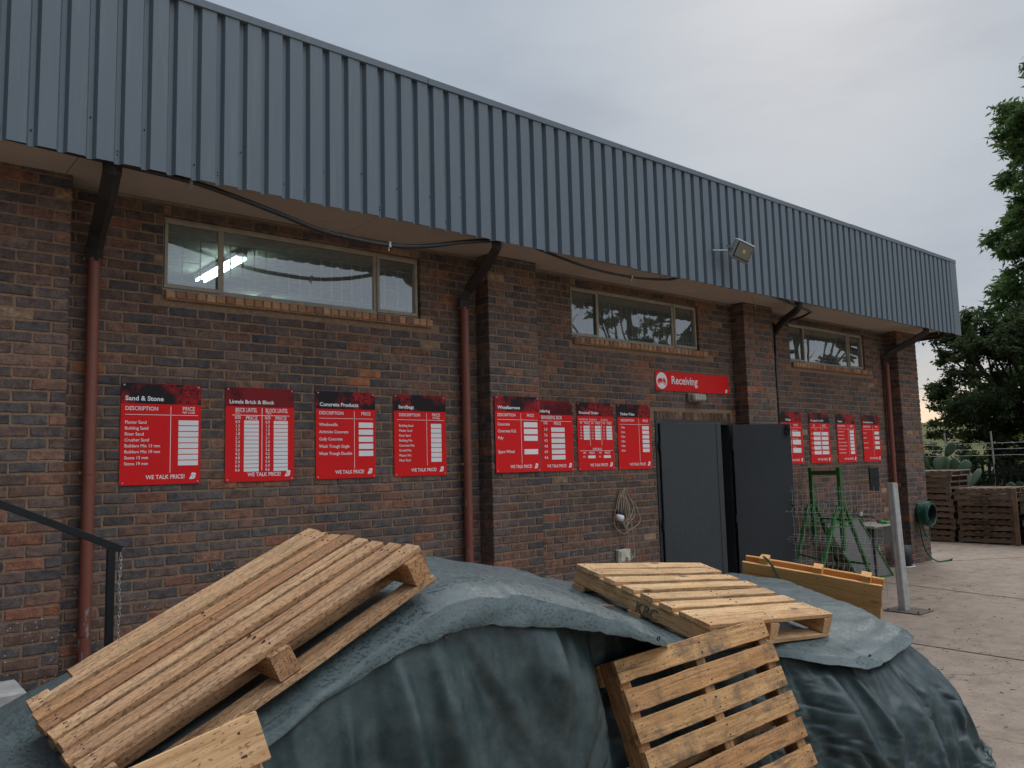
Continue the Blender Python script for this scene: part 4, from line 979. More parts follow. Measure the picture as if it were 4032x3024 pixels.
def PSET(M, label, group, W, stencil):
    if 'proto' not in PCACHE or PCACHE['W'] != W:
        n_ = 7; d = [(i*(W-0.095)/(n_-1), 0.095, 0.0, 1.0) for i in range(n_)]
        r = pallet(label, 1.0, W, d, (W_OLD[0], W_OLD[0]), M, (0.03, 0.5, 0.96), group, nails=False, bh=0.082, sw=0.045, dt=0.019)
        PCACHE['proto'] = r; PCACHE['W'] = W
        PCACHE['kids'] = list(r.children)
    else:
        s = PCACHE['proto']; r = s.copy(); COL.objects.link(r); r.matrix_world = M; r['label'] = label
        for ch in PCACHE['kids']:
            c_ = ch.copy(); COL.objects.link(c_); c_.parent = r
    if stencil:
        if 'ink' not in PCACHE:
            PCACHE['ink'] = text_mesh([('SANDBAGS', 0, 0, 0.075, 0.02, 'LEFT', 0.95, 0)], 'stencil', plain('faded_ink', (0.03, 0.024, 0.02), 0.9), None, 0.0)
            o = PCACHE['ink']
        else: o = PCACHE['ink'].copy(); COL.objects.link(o)
        o.parent = r; o.matrix_parent_inverse = Matrix.Identity(4)
        o.location = (0.004, -W*0.28, -0.088); o.rotation_euler = (0, 0, -math.pi/2)
    return r
PCACHE = {}
stack(18.5, 1.85, 0.68, 12, seed=1)
PCACHE.clear()
stack(18.5, 0.60, -0.50, 9, seed=2, sand=(1, 2, 3, 6, 7))
PCACHE.clear()
stack(18.6, -0.62, -1.75, 9, seed=3)
b = MB(); b.box(18.42, -0.60, G, 18.46, -0.52, 0.62, 0.003)
o = b.build('upright_plank', W_OLD[1]); tag(o, 'single weathered plank standing upright against the pallet stacks at the right', 'plank')

# ================================================================ tarpaulins over the goods
TC = [(-0.8, 0.36), (0.3, 0.37), (0.54, 0.39), (1.0, 0.58), (1.4, 0.77), (1.62, 0.865), (1.85, 0.905), (2.1, 0.872), (2.35, 0.805), (2.6, 0.735), (2.9, 0.63), (3.3, 0.455), (3.6, 0.40), (4.0, 0.37), (4.6, 0.315), (5.0, 0.325), (5.18, 0.33), (5.25, 0.31), (5.31, 0.24)]
SL = [(-0.8, 0.0), (2.0, 0.0), (2.6, 0.10), (3.2, 0.22), (4.6, 0.23), (5.0, 0.10), (5.5, 0.03)]
def top(x, y):
    ridge = 0.05*max(0, 1-abs(y+3.7)/0.5) if 1.6 < x < 2.4 else 0
    z_ = interp(TC, x)+interp(SL, x)*(y+3.9) - 0.02*(1 if x < 2 else 0)*(abs(y+3.75)/0.5)**2*0.6
    z_ += 0.010*fbm(x*1.7, y*1.7, 3, 3)+0.006*nz3(x*6, y*6, 1)
    return z_
HEM = [(-0.8, -0.1), (0.3, 0.05), (0.7, 0.25), (0.99, 0.485), (1.12, 0.575), (1.3, 0.64), (1.47, 0.70), (1.68, 0.752), (1.87, 0.752), (2.09, 0.717), (2.3, 0.68), (2.5, 0.625), (2.7, 0.565), (2.86, 0.52), (3.2, 0.44), (3.6, 0.40), (3.82, 0.375), (4.14, 0.345), (4.45, 0.335), (4.61, 0.335), (4.9, 0.31), (5.2, 0.28), (5.6, 0.18)]
YFT = [(-0.8, -4.28), (2.2, -4.28), (2.50, -4.14), (2.66, -4.02), (3.85, -3.98), (4.1, -4.10), (4.4, -4.28), (6, -4.28)]
def yf(x): return interp(YFT, x)
YUT = [(-0.8, -4.28), (2.85, -4.27), (3.15, -4.10), (3.85, -4.03), (4.1, -4.12), (4.4, -4.28), (4.98, -4.28), (5.12, -4.24), (5.20, -4.17), (5.25, -4.06), (5.31, -3.85)]
def rec(x): return max(0, min(1, (yf(x)+4.28)/0.28))      # 1 where the leaning pallet presses the sheet back
def upper():
    nx, nt_, nh = 420, 40, 26; vs = []
    yb = lambda x: interp([(-0.8, -2.2), (1.0, -2.5), (2.0, -2.9), (3.2, -3.0), (4.4, -2.95), (5.6, -2.6)], x)
    for i in range(nx+1):
        x = lerp(-0.8, 5.30, i/nx)
        col_ = []; YF = interp(YUT, x); rcu = max(0, min(1, (YF+4.28)/0.2))
        for k in range(6):                       # back drop
            t = k/6; col_.append((x, yb(x)+0.22*(1-t)**1.5+0.02*nz3(x*4, t*3, 7), lerp(top(x, yb(x))-0.45, top(x, yb(x)), t)))
        for k in range(nt_):
            y = lerp(yb(x), YF, k/(nt_-1)); z_ = top(x, y)
            e = (y-YF)/0.14                       # rounded shoulder
            if e < 1: z_ -= 0.035*(1-e)**2
            col_.append((x, y, z_))
        zs = col_[-1][2]; ln = max(0.03, zs-(interp(HEM, x) if x < 3.3 else zs-0.045-0.015*nz3(x*1.5, 0, 3))-(0.012*nz3(x*5, 0, 9)+0.006*nz3(x*17, 0, 2))*(1 if x < 3.4 else 0.3))
        for k in range(1, nh+1):                 # hanging flap
            t = k/nh; q = min(1, ln/0.15); rb = max(0, min(1, (x-3.9)/0.5))
            bul = (0.10-0.09*rcu if x < 3.4 else 0.0)*math.sin(min(1, t*1.0)*math.pi*0.5)*min(1, ln/0.25) + (0.012+rb*(0.24*(1-(1-min(1, (ln*t+0.02)/0.42))**2)+0.02+0.035*t) if x >= 3.4 else 0)
            fold = 0.028*nz3(x*4.2+t*1.2, t*0.7, 11)*t + 0.012*nz3(x*13, t*1.5, 4)*t + 0.012*math.sin(x*23+2*nz3(x*2, 0, 0))*t*t*min(1, ln/.2)
            col_.append((x, YF-bul-fold*(1-rcu)*q-0.012, zs-ln*t))
        vs += col_
    n = 6+nt_+nh; fs = []
    for i in range(nx):
        for k in range(n-1): a = i*n+k; fs.append((a, a+1, a+n+1, a+n))
    # wrinkles on the top surface
    vs2 = []
    for (x, y, z_) in vs:
        x += 0.58*max(0, min(1, (x-4.2)/1.1))*max(0, min(1, (y+4.15)/1.0))**1.0
        wr = 0.010*(1-abs(nz3(x*2.2+y*1.5, y*2.4, 21)))**6 + 0.006*(1-abs(nz3(x*5+y, y*6, 5)))**8
        vs2.append((x, y, z_+wr))
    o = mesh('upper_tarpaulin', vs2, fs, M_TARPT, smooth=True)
    so = o.modifiers.new('thick', 'SOLIDIFY'); so.thickness = 0.003
    for ex in (1.62, 2.72, 4.6):
        e = MB(); zc = interp(HEM, ex)+0.03 if ex < 3.3 else top(ex, -4.2)-0.045
        yy = -4.28-(0.117 if ex < 3.3 else 0.08)
        C = [(ex+0.008*math.cos(2*math.pi*k/14), yy, zc+0.008*math.sin(2*math.pi*k/14)) for k in range(15)]
        e.tube(C, 0.0035, 5, cap=False); e.build('eyelet', M_DARKPL, o, True)
    tag(o, 'wet grey green tarpaulin spread over the top of the heap, its hem hanging in front', 'tarpaulin')
upper()
def lower():
    path = []; 
    for i in range(480): path.append((lerp(-0.8, 5.12, i/479), 0))
    # path of the skirt: front run, rounded corner, right side run
    P = [(lerp(-0.8, 4.98, i/519), yf(lerp(-0.8, 4.98, i/519))+0.0, 0, -1) for i in range(520)]; YF = -4.28
    for i in range(1, 90):
        a = i/89*math.pi/2; P.append((4.98+0.28*math.sin(a), YF+0.28*(1-math.cos(a)), math.sin(a), -math.cos(a)))
    for i in range(1, 60): P.append((5.26+0.55*min(1, i/59*1.2), YF+0.28+i/59*1.3, 1, 0))
    nv = 130; vs = []; s = 0; px_ = None
    for (x, y, nx_, ny_) in P:
        bx, by = x+nx_*0.24, y+ny_*0.24
        if px_: s += math.hypot(bx-px_[0], by-px_[1])
        px_ = (bx, by)
        zt = min(top(min(x, 5.2), max(y, -4.1)), 2)-0.03-0.055*max(0, min(1, (x-3.8)/0.6))
        rt = max(0, min(1, (x-3.6)/1.0)); side = 1 if nx_ > 0.5 else 0
        for k in range(nv+1):
            v = k/nv; z_ = lerp(zt, G+0.012, v); d = zt-z_
            # general belly and foot spread
            off = (0.10*math.sin(min(1, v*1.2)*math.pi/2))*(1-rt*max(0, 1-d/0.2)) + lerp(0.12, 0.10, rt)*v**3 + 0.24*max(rt, side)*(1-(1-min(1, d/0.42))**2) - 0.10*max(0, 1-v*5)*(1-rt)*0.3
            # long pleats fanning from the crest
            px0, pz0 = 1.45, 1.35
            th = math.atan2(x-px0, pz0-z_); rr = math.hypot(x-px0, pz0-z_)
            w1 = th*12+1.5*nz3(x*0.8, z_*0.8, 2); pl = 1.3*(abs(math.sin(w1*0.5))**0.8*2-1)+0.45*math.sin(w1*1.9+1.0)+0.9*nz3(th*6, rr*0.7, 3)
            amp = 0.036*min(1, d/0.30)*(1-rt)
            off += amp*pl
            off += (1-rt)*0.035*max(0, 1-abs(nz3(th*3.2+9, rr*0.5, 8))*4)*min(1, d/0.2)
            # crumpled right hand part: folds radiating from the corner plus facets
            qx, qz = 5.0, 0.42
            th2 = math.atan2(6.05-s, qz-z_+0.16); r2 = math.hypot(6.05-s, qz-z_)
            wx, wz = s+0.25*nz3(s*1.1, z_*1.1, 30), z_+0.25*nz3(s*1.1, z_*1.1, 40)
            w2 = th2*8+1.6*nz3(x*1.3, z_*1.3, 6)
            def tri(q): q = q % 1.0; return abs(q*2-1)
            wx, wz = s+0.35*nz3(s*1.1, z_*1.1, 30), z_+0.35*nz3(s*1.1, z_*1.1, 40)
            def rdg(n_, k_, p_): return max(0.0, 1-abs(n_)*k_)**p_
            f2 = 0.085*rdg(nz3(th2*2.3+4.2, r2*0.5, 31), 3.0, 1.3) + 0.040*rdg(nz3(th2*4.6, r2*1.0+2, 32), 3.2, 1.4)
            px3 = Vector((bx, by, z_)); px3 = px3+0.18*noise.noise_vector(px3*1.6)
            for (sx_, fr_, am_, kk_) in ((0, 2.0, .060, 1.3), (7, 3.6, .045, 1.3), (13, 6.2, .026, 1.2), (29, 11.0, .013, 1.1), (37, 19.0, .006, 1.1)):
                m_ = max(0.0, noise.noise(px3*1.7+Vector((sx_, 3, 1)))+0.32)*1.6
                f2 += am_*m_*rdg(noise.noise(Vector((px3.x*fr_*0.8+px3.z*fr_*0.5, px3.y*fr_*0.8, px3.z*fr_*0.9-px3.x*fr_*0.3+sx_))), 3.2, kk_)
            off += max(rt, side)*(f2-0.03)*min(1, d/0.20)*(0.8+0.5*v)
            off += 0.004*nz3(s*18, z_*18, 5)
            rc = rec(x)*(1-side)*(1 if ny_ < -0.9 else 0); off = off*(1-rc)+rc*(0.02+0.5*max(0, off)*v*0.6+0.30*v*v)
            vs.append((x+nx_*off, y+ny_*off, z_))
    # relax a coarse copy of the sheet as real cloth (a little oversize, hem on the ground) so it creases by itself
    n = nv+1; du, dv = 2, 2
    iu = list(range(0, len(P), du)); iu += [len(P)-1] if iu[-1] != len(P)-1 else []
    iv = list(range(0, nv+1, dv)); iv += [nv] if iv[-1] != nv else []
    cv = [vs[a*n+c_] for a in iu for c_ in iv]; m_ = len(iv)
    cf = [(a*m_+c_, (a+1)*m_+c_, (a+1)*m_+c_+1, a*m_+c_+1) for a in range(len(iu)-1) for c_ in range(m_-1)]
    o = mesh('lower_tarpaulin', cv, cf, M_TARP, smooth=True)
    vg = o.vertex_groups.new(name='pin')
    for a, ia in enumerate(iu):
        x_ = P[ia][0]; rc = rec(x_) if P[ia][3] < -0.9 else 0
        for c_ in range(m_):
            w_ = 1.0 if (c_ == 0 or c_ == m_-1) else (0.25 if rc > 0.3 else (0.05 if x_ < 2.4 else 0.10))
            if w_: vg.add([a*m_+c_], w_, 'REPLACE')
    cm = o.modifiers.new('cloth', 'CLOTH'); cs = cm.settings
    cs.quality = 5; cs.mass = 0.25; cs.tension_stiffness = 25; cs.compression_stiffness = 20; cs.shear_stiffness = 8; cs.bending_stiffness = 0.15
    cs.vertex_group_mass = 'pin'; cs.shrink_min = -0.11; cs.shrink_max = -0.11; cs.pin_stiffness = 1.0; cs.air_damping = 3
    cm.collision_settings.use_collision = False; cm.collision_settings.use_self_collision = False
    cm.point_cache.frame_start = 1; cm.point_cache.frame_end = 40
    import time as _t; t0 = _t.time()
    for f_ in range(1, 23): SC.frame_set(f_)
    dg = bpy.context.evaluated_depsgraph_get(); me2 = bpy.data.meshes.new_from_object(o.evaluated_get(dg))
    print('cloth', _t.time()-t0, max(abs(a_.co.x-b_[0])+abs(a_.co.y-b_[1]) for a_, b_ in zip(me2.vertices, cv)))
    co = np.array([tuple(v.co) for v in me2.vertices]); bpy.data.objects.remove(o); SC.frame_set(1)
    # keep the creases the cloth made, but on the full shape of the heap (take out its overall sag)
    A = len(iu); base_ = np.array(cv).reshape(A, m_, 3); D = co.reshape(A, m_, 3)-base_
    def blur(Q, ku, kv):
        for ax, k_ in ((0, ku), (1, kv)):
            pad_ = [(0, 0)]*3; pad_[ax] = (k_, k_); W_ = np.pad(Q, pad_, mode='edge'); cs_ = np.cumsum(W_, axis=ax)
            z0_ = np.zeros_like(np.take(cs_, [0], axis=ax)); cs_ = np.concatenate([z0_, cs_], axis=ax); n_ = Q.shape[ax]
            Q = (np.take(cs_, range(2*k_+1, 2*k_+1+n_), axis=ax)-np.take(cs_, range(0, n_), axis=ax))/(2*k_+1)
        return Q
    lo_ = blur(blur(D, 9, 9), 7, 7); fade = np.minimum(1, np.arange(m_)/4)[None, :, None]
    amp_ = np.array([0.55 if P[q][0] < 2.3 else (0.6 if P[q][0] < 3.9 and P[q][3] < -0.9 else 1.15) for q in iu])[:, None, None]
    F_ = base_ + (D-lo_)*amp_*fade*np.minimum(1, 0.25+np.arange(m_)/14)[None, :, None]
    co = [tuple(p) for p in F_.reshape(-1, 3)]
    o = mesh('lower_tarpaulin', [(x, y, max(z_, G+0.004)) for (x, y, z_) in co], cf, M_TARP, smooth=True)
    sb = o.modifiers.new('sub', 'SUBSURF'); sb.levels = 1; sb.render_levels = 1
    so = o.modifiers.new('thick', 'SOLIDIFY'); so.thickness = 0.003
    tag(o, 'dark slate tarpaulin draped down the front of the heap in long pleats', 'tarpaulin')
lower()
# goods hidden under the sheets
b = MB()
for k, (xa, xb) in enumerate(((-0.7, 0.4), (1.2, 2.3), (2.45, 3.55), (3.65, 4.55), (4.6, 5.25))):
    zt = min(top(xa+.05, -4.0), top(xb-.05, -4.0), top(xa+.05, -3.3), top(xb-.05, -3.3))-0.10
    b2 = MB(); b2.box(xa, yf((xa+xb)/2)+0.12, G, xb, -3.1, zt, 0.02)
    o = b2.build('covered_bale', M_DARKPL); tag(o, ['bale under the left end of the heap', 'bale under the crest of the heap', 'bale under the shoulder of the heap', 'bale below the pale pallet', 'bale under the right corner of the heap'][k] + ' covered by tarpaulin', 'bale', 'goods under the tarpaulins')

# ================================================================ handrail with chain, kerb block
hr = empty('handrail', 'black square tube handrail sloping down at the left edge', 'handrail', (1.38, -1.0, G))
o_ = Vector((1.38, -1.0, G))
b = MB(); b.bar(Vector((-0.6, -1.0, 1.84))-o_, Vector((1.44, -1.0, 0.866))-o_, 0.045, 0.045, ch=0.003); b.build('rail', M_BLACK, hr)
b = MB(); b.bar(Vector((1.378, -1.0, G))-o_, Vector((1.378, -1.0, 0.872))-o_, 0.045, 0.045, ch=0.003); b.build('post', M_BLACK, hr)
cn = MB()
for i in range(26):
    zc = 0.835-i*0.0255; x = 1.436+0.004*math.sin(i*0.6)
    ring = []
    for k in range(10):
        a = 2*math.pi*k/10; u_ = 0.0075*math.cos(a); v_ = 0.0175*math.sin(a)
        ring.append((x+u_*(i % 2)+0.0, -1.0+u_*(1-i % 2), zc+v_) if False else (x+u_*(1 if i % 2 else 0.25), -1.0+u_*(0.25 if i % 2 else 1), zc+v_))
    ring.append(ring[0]); ring.append(ring[1]); cn.tube(ring, 0.0024, 5, cap=False)
o = cn.build('chain', M_GALV, None, True); tag(o, 'thin galvanised chain hanging from the end of the handrail', 'chain')
b = MB(); b.box(-1.0, -0.75, G, 0.975, -0.35, 0.02, 0.015)
o = b.build('concrete_step', M_STONE); tag(o, 'pale concrete step edge at the far left against the wall', 'step')

# ================================================================ post, mesh panel
ps = empty('fence_post', 'galvanised steel post on a flat base plate, standing alone right of the pallets', 'post', (10.045, -2.05, G))
b = MB()
n = 20; prof_ = []
for i in range(n):
    a = 2*math.pi*i/n; r = 0.060+0.006*math.cos(a*5); prof_.append((r*math.cos(a), r*math.sin(a)))
for z_, dx, dy in ((0.018, 0, 0), (1.55, -0.015, 0.035)):
    for (px2, py2) in prof_: b.v.append((px2+dx, py2+dy, z_))
for i in range(n): b.f.append((i, (i+1) % n, n+(i+1) % n, n+i))
b.f.append(tuple(n+i for i in range(n)))
b.build('upright', M_GALV, ps)
b = MB(); b.box(-0.16, -0.26, 0.0, 0.22, 0.18, 0.016, 0.003); b.build('base_plate', plain('rusty_plate', (0.13, 0.105, 0.085), 0.7, 0.3), ps)
for (x, y) in ((-0.12, -0.22), (0.18, -0.22), (0.18, 0.14), (-0.12, 0.14)):
    b = MB(); b.tube([(x, y, 0.016), (x, y, 0.035)], 0.010, 6); b.build('anchor_bolt', M_RUST, ps)
pn = empty('mesh_panel', 'welded wire mesh fence panel with folded ridges between the door leaf and the post', 'fence panel', (10.06, -1.2, G))
yA, yB = -0.02, -1.86; zt_, zb_ = 0.93, -0.40
def fx(z_):
    for c_ in (0.62, 0.25, -0.12):
        if abs(z_-c_) < 0.065: return 0.045*(1-abs(z_-c_)/0.065)
    return 0.0
b = MB(); k = 0; y = yA
while y > yB:
    zs = sorted({zt_+0.03, zb_, *[c_+d_ for c_ in (0.62, 0.25, -0.12) for d_ in (-0.065, 0, 0.065)]}, reverse=True)
    b.tube([(-fx(z_)+0.02*0, y+1.2, z_-G) for z_ in zs], 0.0023, 4, cap=False); y -= 0.0762
b.build('vertical_wires', M_WIRE, pn)
b = MB()
for z_ in [0.90, 0.78, 0.685, 0.62, 0.555, 0.44, 0.315, 0.28, 0.25, 0.22, 0.185, 0.10, -0.03, -0.055, -0.12, -0.185, -0.30, -0.38]:
    b.tube([(-fx(z_)-0.003, yA+1.2, z_-G), (-fx(z_)-0.003, yB+1.2, z_-G)], 0.0021, 4, cap=False)
b.build('horizontal_wires', M_WIRE, pn)

# ================================================================ green trestle with sieve, trough etc. behind the panel
tr = empty('steel_trestle', 'green painted steel trestle with raised H shaped top behind the mesh panel', 'trestle', (11.5, -0.45, G))
o_ = Vector((11.5, -0.45, G)); V_ = lambda x, y, z_: Vector((x, y, z_))-o_
legs = [((11.50, -0.15, 0.62), (12.32, -0.06, G)), ((11.27, -0.15, 0.62), (10.70, -0.15, -0.52)), ((11.12, -0.80, 0.66), (11.98, -0.72, G)), ((10.92, -0.80, 0.66), (10.20, -0.80, -0.52))]
for a, c_ in legs:
    b = MB(); b.bar(V_(*a), V_(*c_), 0.046, 0.046, ch=0.002); b.build('leg', M_GREEN, tr)
def rung(a, c_, w1, w2): b = MB(); b.bar(a, c_, w1, w2); b.build('rung', M_GREEN, tr)
for za, (xa, xb) in ((0.42, (11.64, 11.31)), (-0.26, (12.12, 11.78))): rung(V_(xa, -0.12, za), V_(xb, -0.77, za+0.02), 0.05, 0.03)
for za, (xa, xb) in ((-0.06, (10.93, 10.47)), (-0.38, (10.78, 10.29))): rung(V_(xa, -0.15, za), V_(xb, -0.80, za), 0.022, 0.022)
for yy, x1_, x2_ in ((-0.15, 11.50, 11.27), (-0.80, 11.12, 10.92)):
    rung(V_(x2_, yy, 0.63), V_(x1_, yy, 0.63), 0.03, 0.03); rung(V_(x2_-0.10, yy, 0.42), V_(x1_+0.14, yy, 0.42), 0.022, 0.022); rung(V_(x2_-0.13, yy, 0.36), V_(x1_+0.17, yy, 0.36), 0.022, 0.022)
for yy, xx in ((-0.15, 11.40), (-0.80, 11.03)):
    b = MB(); b.bar(V_(xx, yy, 0.02), V_(xx, yy, 1.17), 0.052, 0.052); b.box(xx-0.03-11.5, yy-0.03+0.45, 1.14-G, xx+0.03-11.5, yy+0.03+0.45, 1.20-G, 0.004); b.build('sliding_post', M_GREEN, tr)
b = MB(); b.bar(V_(11.40, -0.15, 1.115), V_(11.03, -0.80, 1.125), 0.055, 0.06); b.build('top_bar', M_GREEN, tr)
b = MB(); b.box(11.20-11.5, -0.51+0.45, 1.10-G, 11.235-11.5, -0.47+0.45, 1.145-G); b.build('tag', M_WHITE, tr)
sv = empty('sieve_screen', 'large grey metal sieve screen in a thin green frame leaning behind the trestle', 'sieve', (12.4, -0.5, G))
c4 = [Vector(p)-Vector((12.4, -0.5, G)) for p in ((11.50, -0.27, 0.36), (12.25, -0.42, 0.40), (12.86, -0.61, G+0.01), (12.12, -0.43, G+0.01))]
b = MB(); nrm = (c4[1]-c4[0]).cross(c4[3]-c4[0]).normalized()*0.004
b.v = [tuple(p) for p in c4]+[tuple(p+nrm) for p in c4]; b.f = [(0, 1, 2, 3), (7, 6, 5, 4)]
def _sieve(nt, b_):
    v = coords(nt); n = noise_(nt, v, 5, 4, 0.6); L(nt, mixc(nt, n, (0.15, 0.15, 0.15), (0.23, 0.23, 0.22)), b_.inputs['Base Color'])
b.build('screen', mat('sieve_mesh', rough=0.5, metal=0.4, build=_sieve), sv)
b = MB()
for i in range(4): b.bar(c4[i], c4[(i+1) % 4], 0.025, 0.025)
b.build('frame', M_GREEN, sv)
tg = empty('wash_trough', 'dark grey wash trough on legs against the wall behind the sieve screen', 'trough', (12.85, -0.3, G))
b = MB()
b.box(-0.42, -0.28, 0.77, 0.42, 0.24, 0.80, 0.006); b.build('rim', plain('trough_rim', (0.36, 0.34, 0.30), 0.7), tg)
b = MB()
k = 0; vs = [(-0.38, -0.25, 0.769), (0.40, -0.25, 0.769), (0.40, 0.22, 0.769), (-0.38, 0.22, 0.769), (-0.30, -0.18, 0.48), (0.28, -0.18, 0.48), (0.28, 0.18, 0.48), (-0.30, 0.18, 0.48)]
b.add(vs, [(0, 1, 5, 4), (1, 2, 6, 5), (2, 3, 7, 6), (3, 0, 4, 7), (4, 5, 6, 7)]); b.build('basin', plain('trough_grey', (0.085, 0.083, 0.08), 0.7), tg)
for (x, y) in ((-0.36, -0.22), (0.38, -0.22), (-0.36, 0.2), (0.38, 0.2)):
    b = MB(); b.bar((x, y, 0), (x, y, 0.765), 0.03, 0.03); b.build('leg', M_DARKPL, tg)
b = MB(); b.tube([(0.18, -0.02, 0.5), (0.18, -0.02, 0.3), (0.22, -0.05, 0.0)], 0.025, 8); b.build('waste_pipe', M_WHITE, tg, True)
tp = empty('standpipe_tap', 'rusty water pipe with a tap rising above the wash trough', 'tap', (12.95, -0.05, 0.25))
b = MB(); b.tube([(0.0, 0.0, -0.3), (0.0, 0.0, 0.28)], 0.018, 8); b.tube(curve([(0, 0, 0.10), (0.0, -0.10, 0.12), (0.05, -0.25, 0.10), (0.1, -0.30, 0.0)], 5), 0.014, 8); b.tube([(-0.05, -0.02, 0.27), (0.05, -0.02, 0.27)], 0.012, 6)
b.build('pipe', M_RUST, tp, True); b = MB(); b.tube([(0, -0.06, 0.12), (0, -0.06, 0.19)], 0.02, 8); b.build('valve_handle', M_WHITE, tp)
b = MB(); b.tube([(13.02, -0.42, 0.262), (13.02, -0.42, 0.29), (13.02, -0.42, 0.31)], [0.05, 0.05, 0.03], 12)
b.box(12.96, -0.52, 0.262, 13.10, -0.44, 0.30, 0.01)
o = b.build('soap_tub', plain('green_lid', (0.04, 0.32, 0.09), 0.5)); tag(o, 'small bright green tub standing on the rim of the wash trough', 'tub')
bkx = empty('bucket', 'black bucket with a white ring at its base by the corner pier', 'bucket', (14.05, -0.24, G))
b = MB(); b.tube([(0, 0, 0.02), (0, 0, 0.36)], [0.12, 0.15], 20); b.build('pail', M_DARKPL, bkx, True)
b = MB(); P_ = [(0.17*math.cos(2*math.pi*i/24), 0.17*math.sin(2*math.pi*i/24), 0.012) for i in range(25)]; b.tube(P_, 0.009, 6, cap=False); b.build('ring', M_WHITE, bkx)
# hose reel
hs = empty('hose_reel', 'dark green garden hose coiled on a wall drum on the corner pier', 'hose reel', (14.82, -0.225, 0.33))
b = MB(); 
def ringpts(r, y, n=28, z0=0): return [(r*math.cos(2*math.pi*i/n), y, r*math.sin(2*math.pi*i/n)+z0) for i in range(n+1)]
for i in range(8):
    rr = 0.165+0.012*((i*7) % 3); b.tube([(x, y+0.006*math.sin(j), z_) for j, (x, y, z_) in enumerate(ringpts(rr, -0.03-0.026*i, z0=-0.01*((i*5) % 3)))], 0.013, 7, cap=False)
for i in range(6): b.tube(ringpts(0.19+0.004*i, -0.05-0.03*i, z0=-0.02), 0.0125, 7, cap=False)
b.tube(curve([(-0.18, -0.10, 0.0), (-0.16, -0.12, -0.25), (-0.05, -0.13, -0.42), (0.06, -0.13, -0.36), (0.12, -0.12, -0.15)], 7), 0.0125, 7)
b.tube(curve([(-0.19, -0.08, 0.05), (-0.20, -0.10, -0.4), (-0.12, -0.14, -0.70), (0.10, -0.20, -0.845), (0.30, -0.26, -0.852), (0.46, -0.28, -0.850)], 8), 0.0125, 7)
b.build('hose', M_HOSE, hs, True)
b = MB(); b.tube([(0, 0.0, 0), (0, -0.235, 0)], 0.145, 24, cap=False); b.tube([(0, -0.02, 0), (0, 0.0, 0)], 0.15, 24); b.build('drum', M_DARKPL, hs, True)
b = MB(); b.tube([(0.46, -0.28, -0.850), (0.51, -0.28, -0.845)], 0.02, 8); b.build('nozzle', M_HOSE, hs)

# wood chips and grit scattered on the concrete
b = MB(); r0 = random.Random(9)
for _ in range(700):
    x = r0.uniform(5, 17); y = r0.uniform(-7, -0.3)
    if r0.random() < 0.5: x = r0.gauss(7.5, 1.5); y = r0.gauss(-3.4, 1.0)
    if x < 5.9 and y > -5: continue
    l_ = r0.uniform(0.005, 0.028); w_ = r0.uniform(0.003, 0.008); a = r0.uniform(0, 6.3)
    M = Matrix.Translation((x, y, G+0.001)) @ Matrix.Rotation(a, 4, 'Z'); b.box(-l_/2, -w_/2, 0, l_/2, w_/2, w_*0.5, 0, M)
o = b.build('yard_litter', plain('litter', (0.16, 0.105, 0.065), 0.9, var=0.6, sc=3)); tag(o, 'small wood chips and grit scattered over the concrete yard', 'litter', kind='stuff')

# ================================================================ fence, cacti, trees
fc = empty('palisade_fence', 'dark green palisade fence with pointed pales behind the pallet stacks', 'fence', (22, 0, G))
b = MB(); b.box(0.02, -7, 1.32, 0.06, 6.5, 1.37); b.box(0.02, -7, 0.3, 0.06, 6.5, 0.35); b.build('rails', M_BLACK, fc)
pb = MB(); pb.box(-0.005, -0.035, 0.05, 0.005, 0.035, 1.60); pb.add([(-0.005, -0.035, 1.6), (-0.005, 0.035, 1.6), (0.005, 0.035, 1.6), (0.005, -0.035, 1.6), (0, 0, 1.68)], [(0, 1, 4), (1, 2, 4), (2, 3, 4), (3, 0, 4)])
pale = None; y = 6.4
while y > -7:
    if pale is None: pale = pb.build('pale', M_BLACK, fc); o = pale
    else: o = pale.copy(); COL.objects.link(o); o.parent = fc
    o.location = (0, y, 0); y -= 0.155
# electric wires
b = MB()
for z_ in (1.30, 1.45, 1.60): b.tube([(22.05, -7, z_), (22.05, 6.5, z_)], 0.004, 4, cap=False)
for y in (1.0, 2.1, -3): b.bar((22.05, y, G), (22.05, y+0.05, 1.9), 0.03, 0.03)
o = b.build('fence_wires', M_GALV); tag(o, 'thin electric strands on slim poles above the palisade fence', 'fence wire')

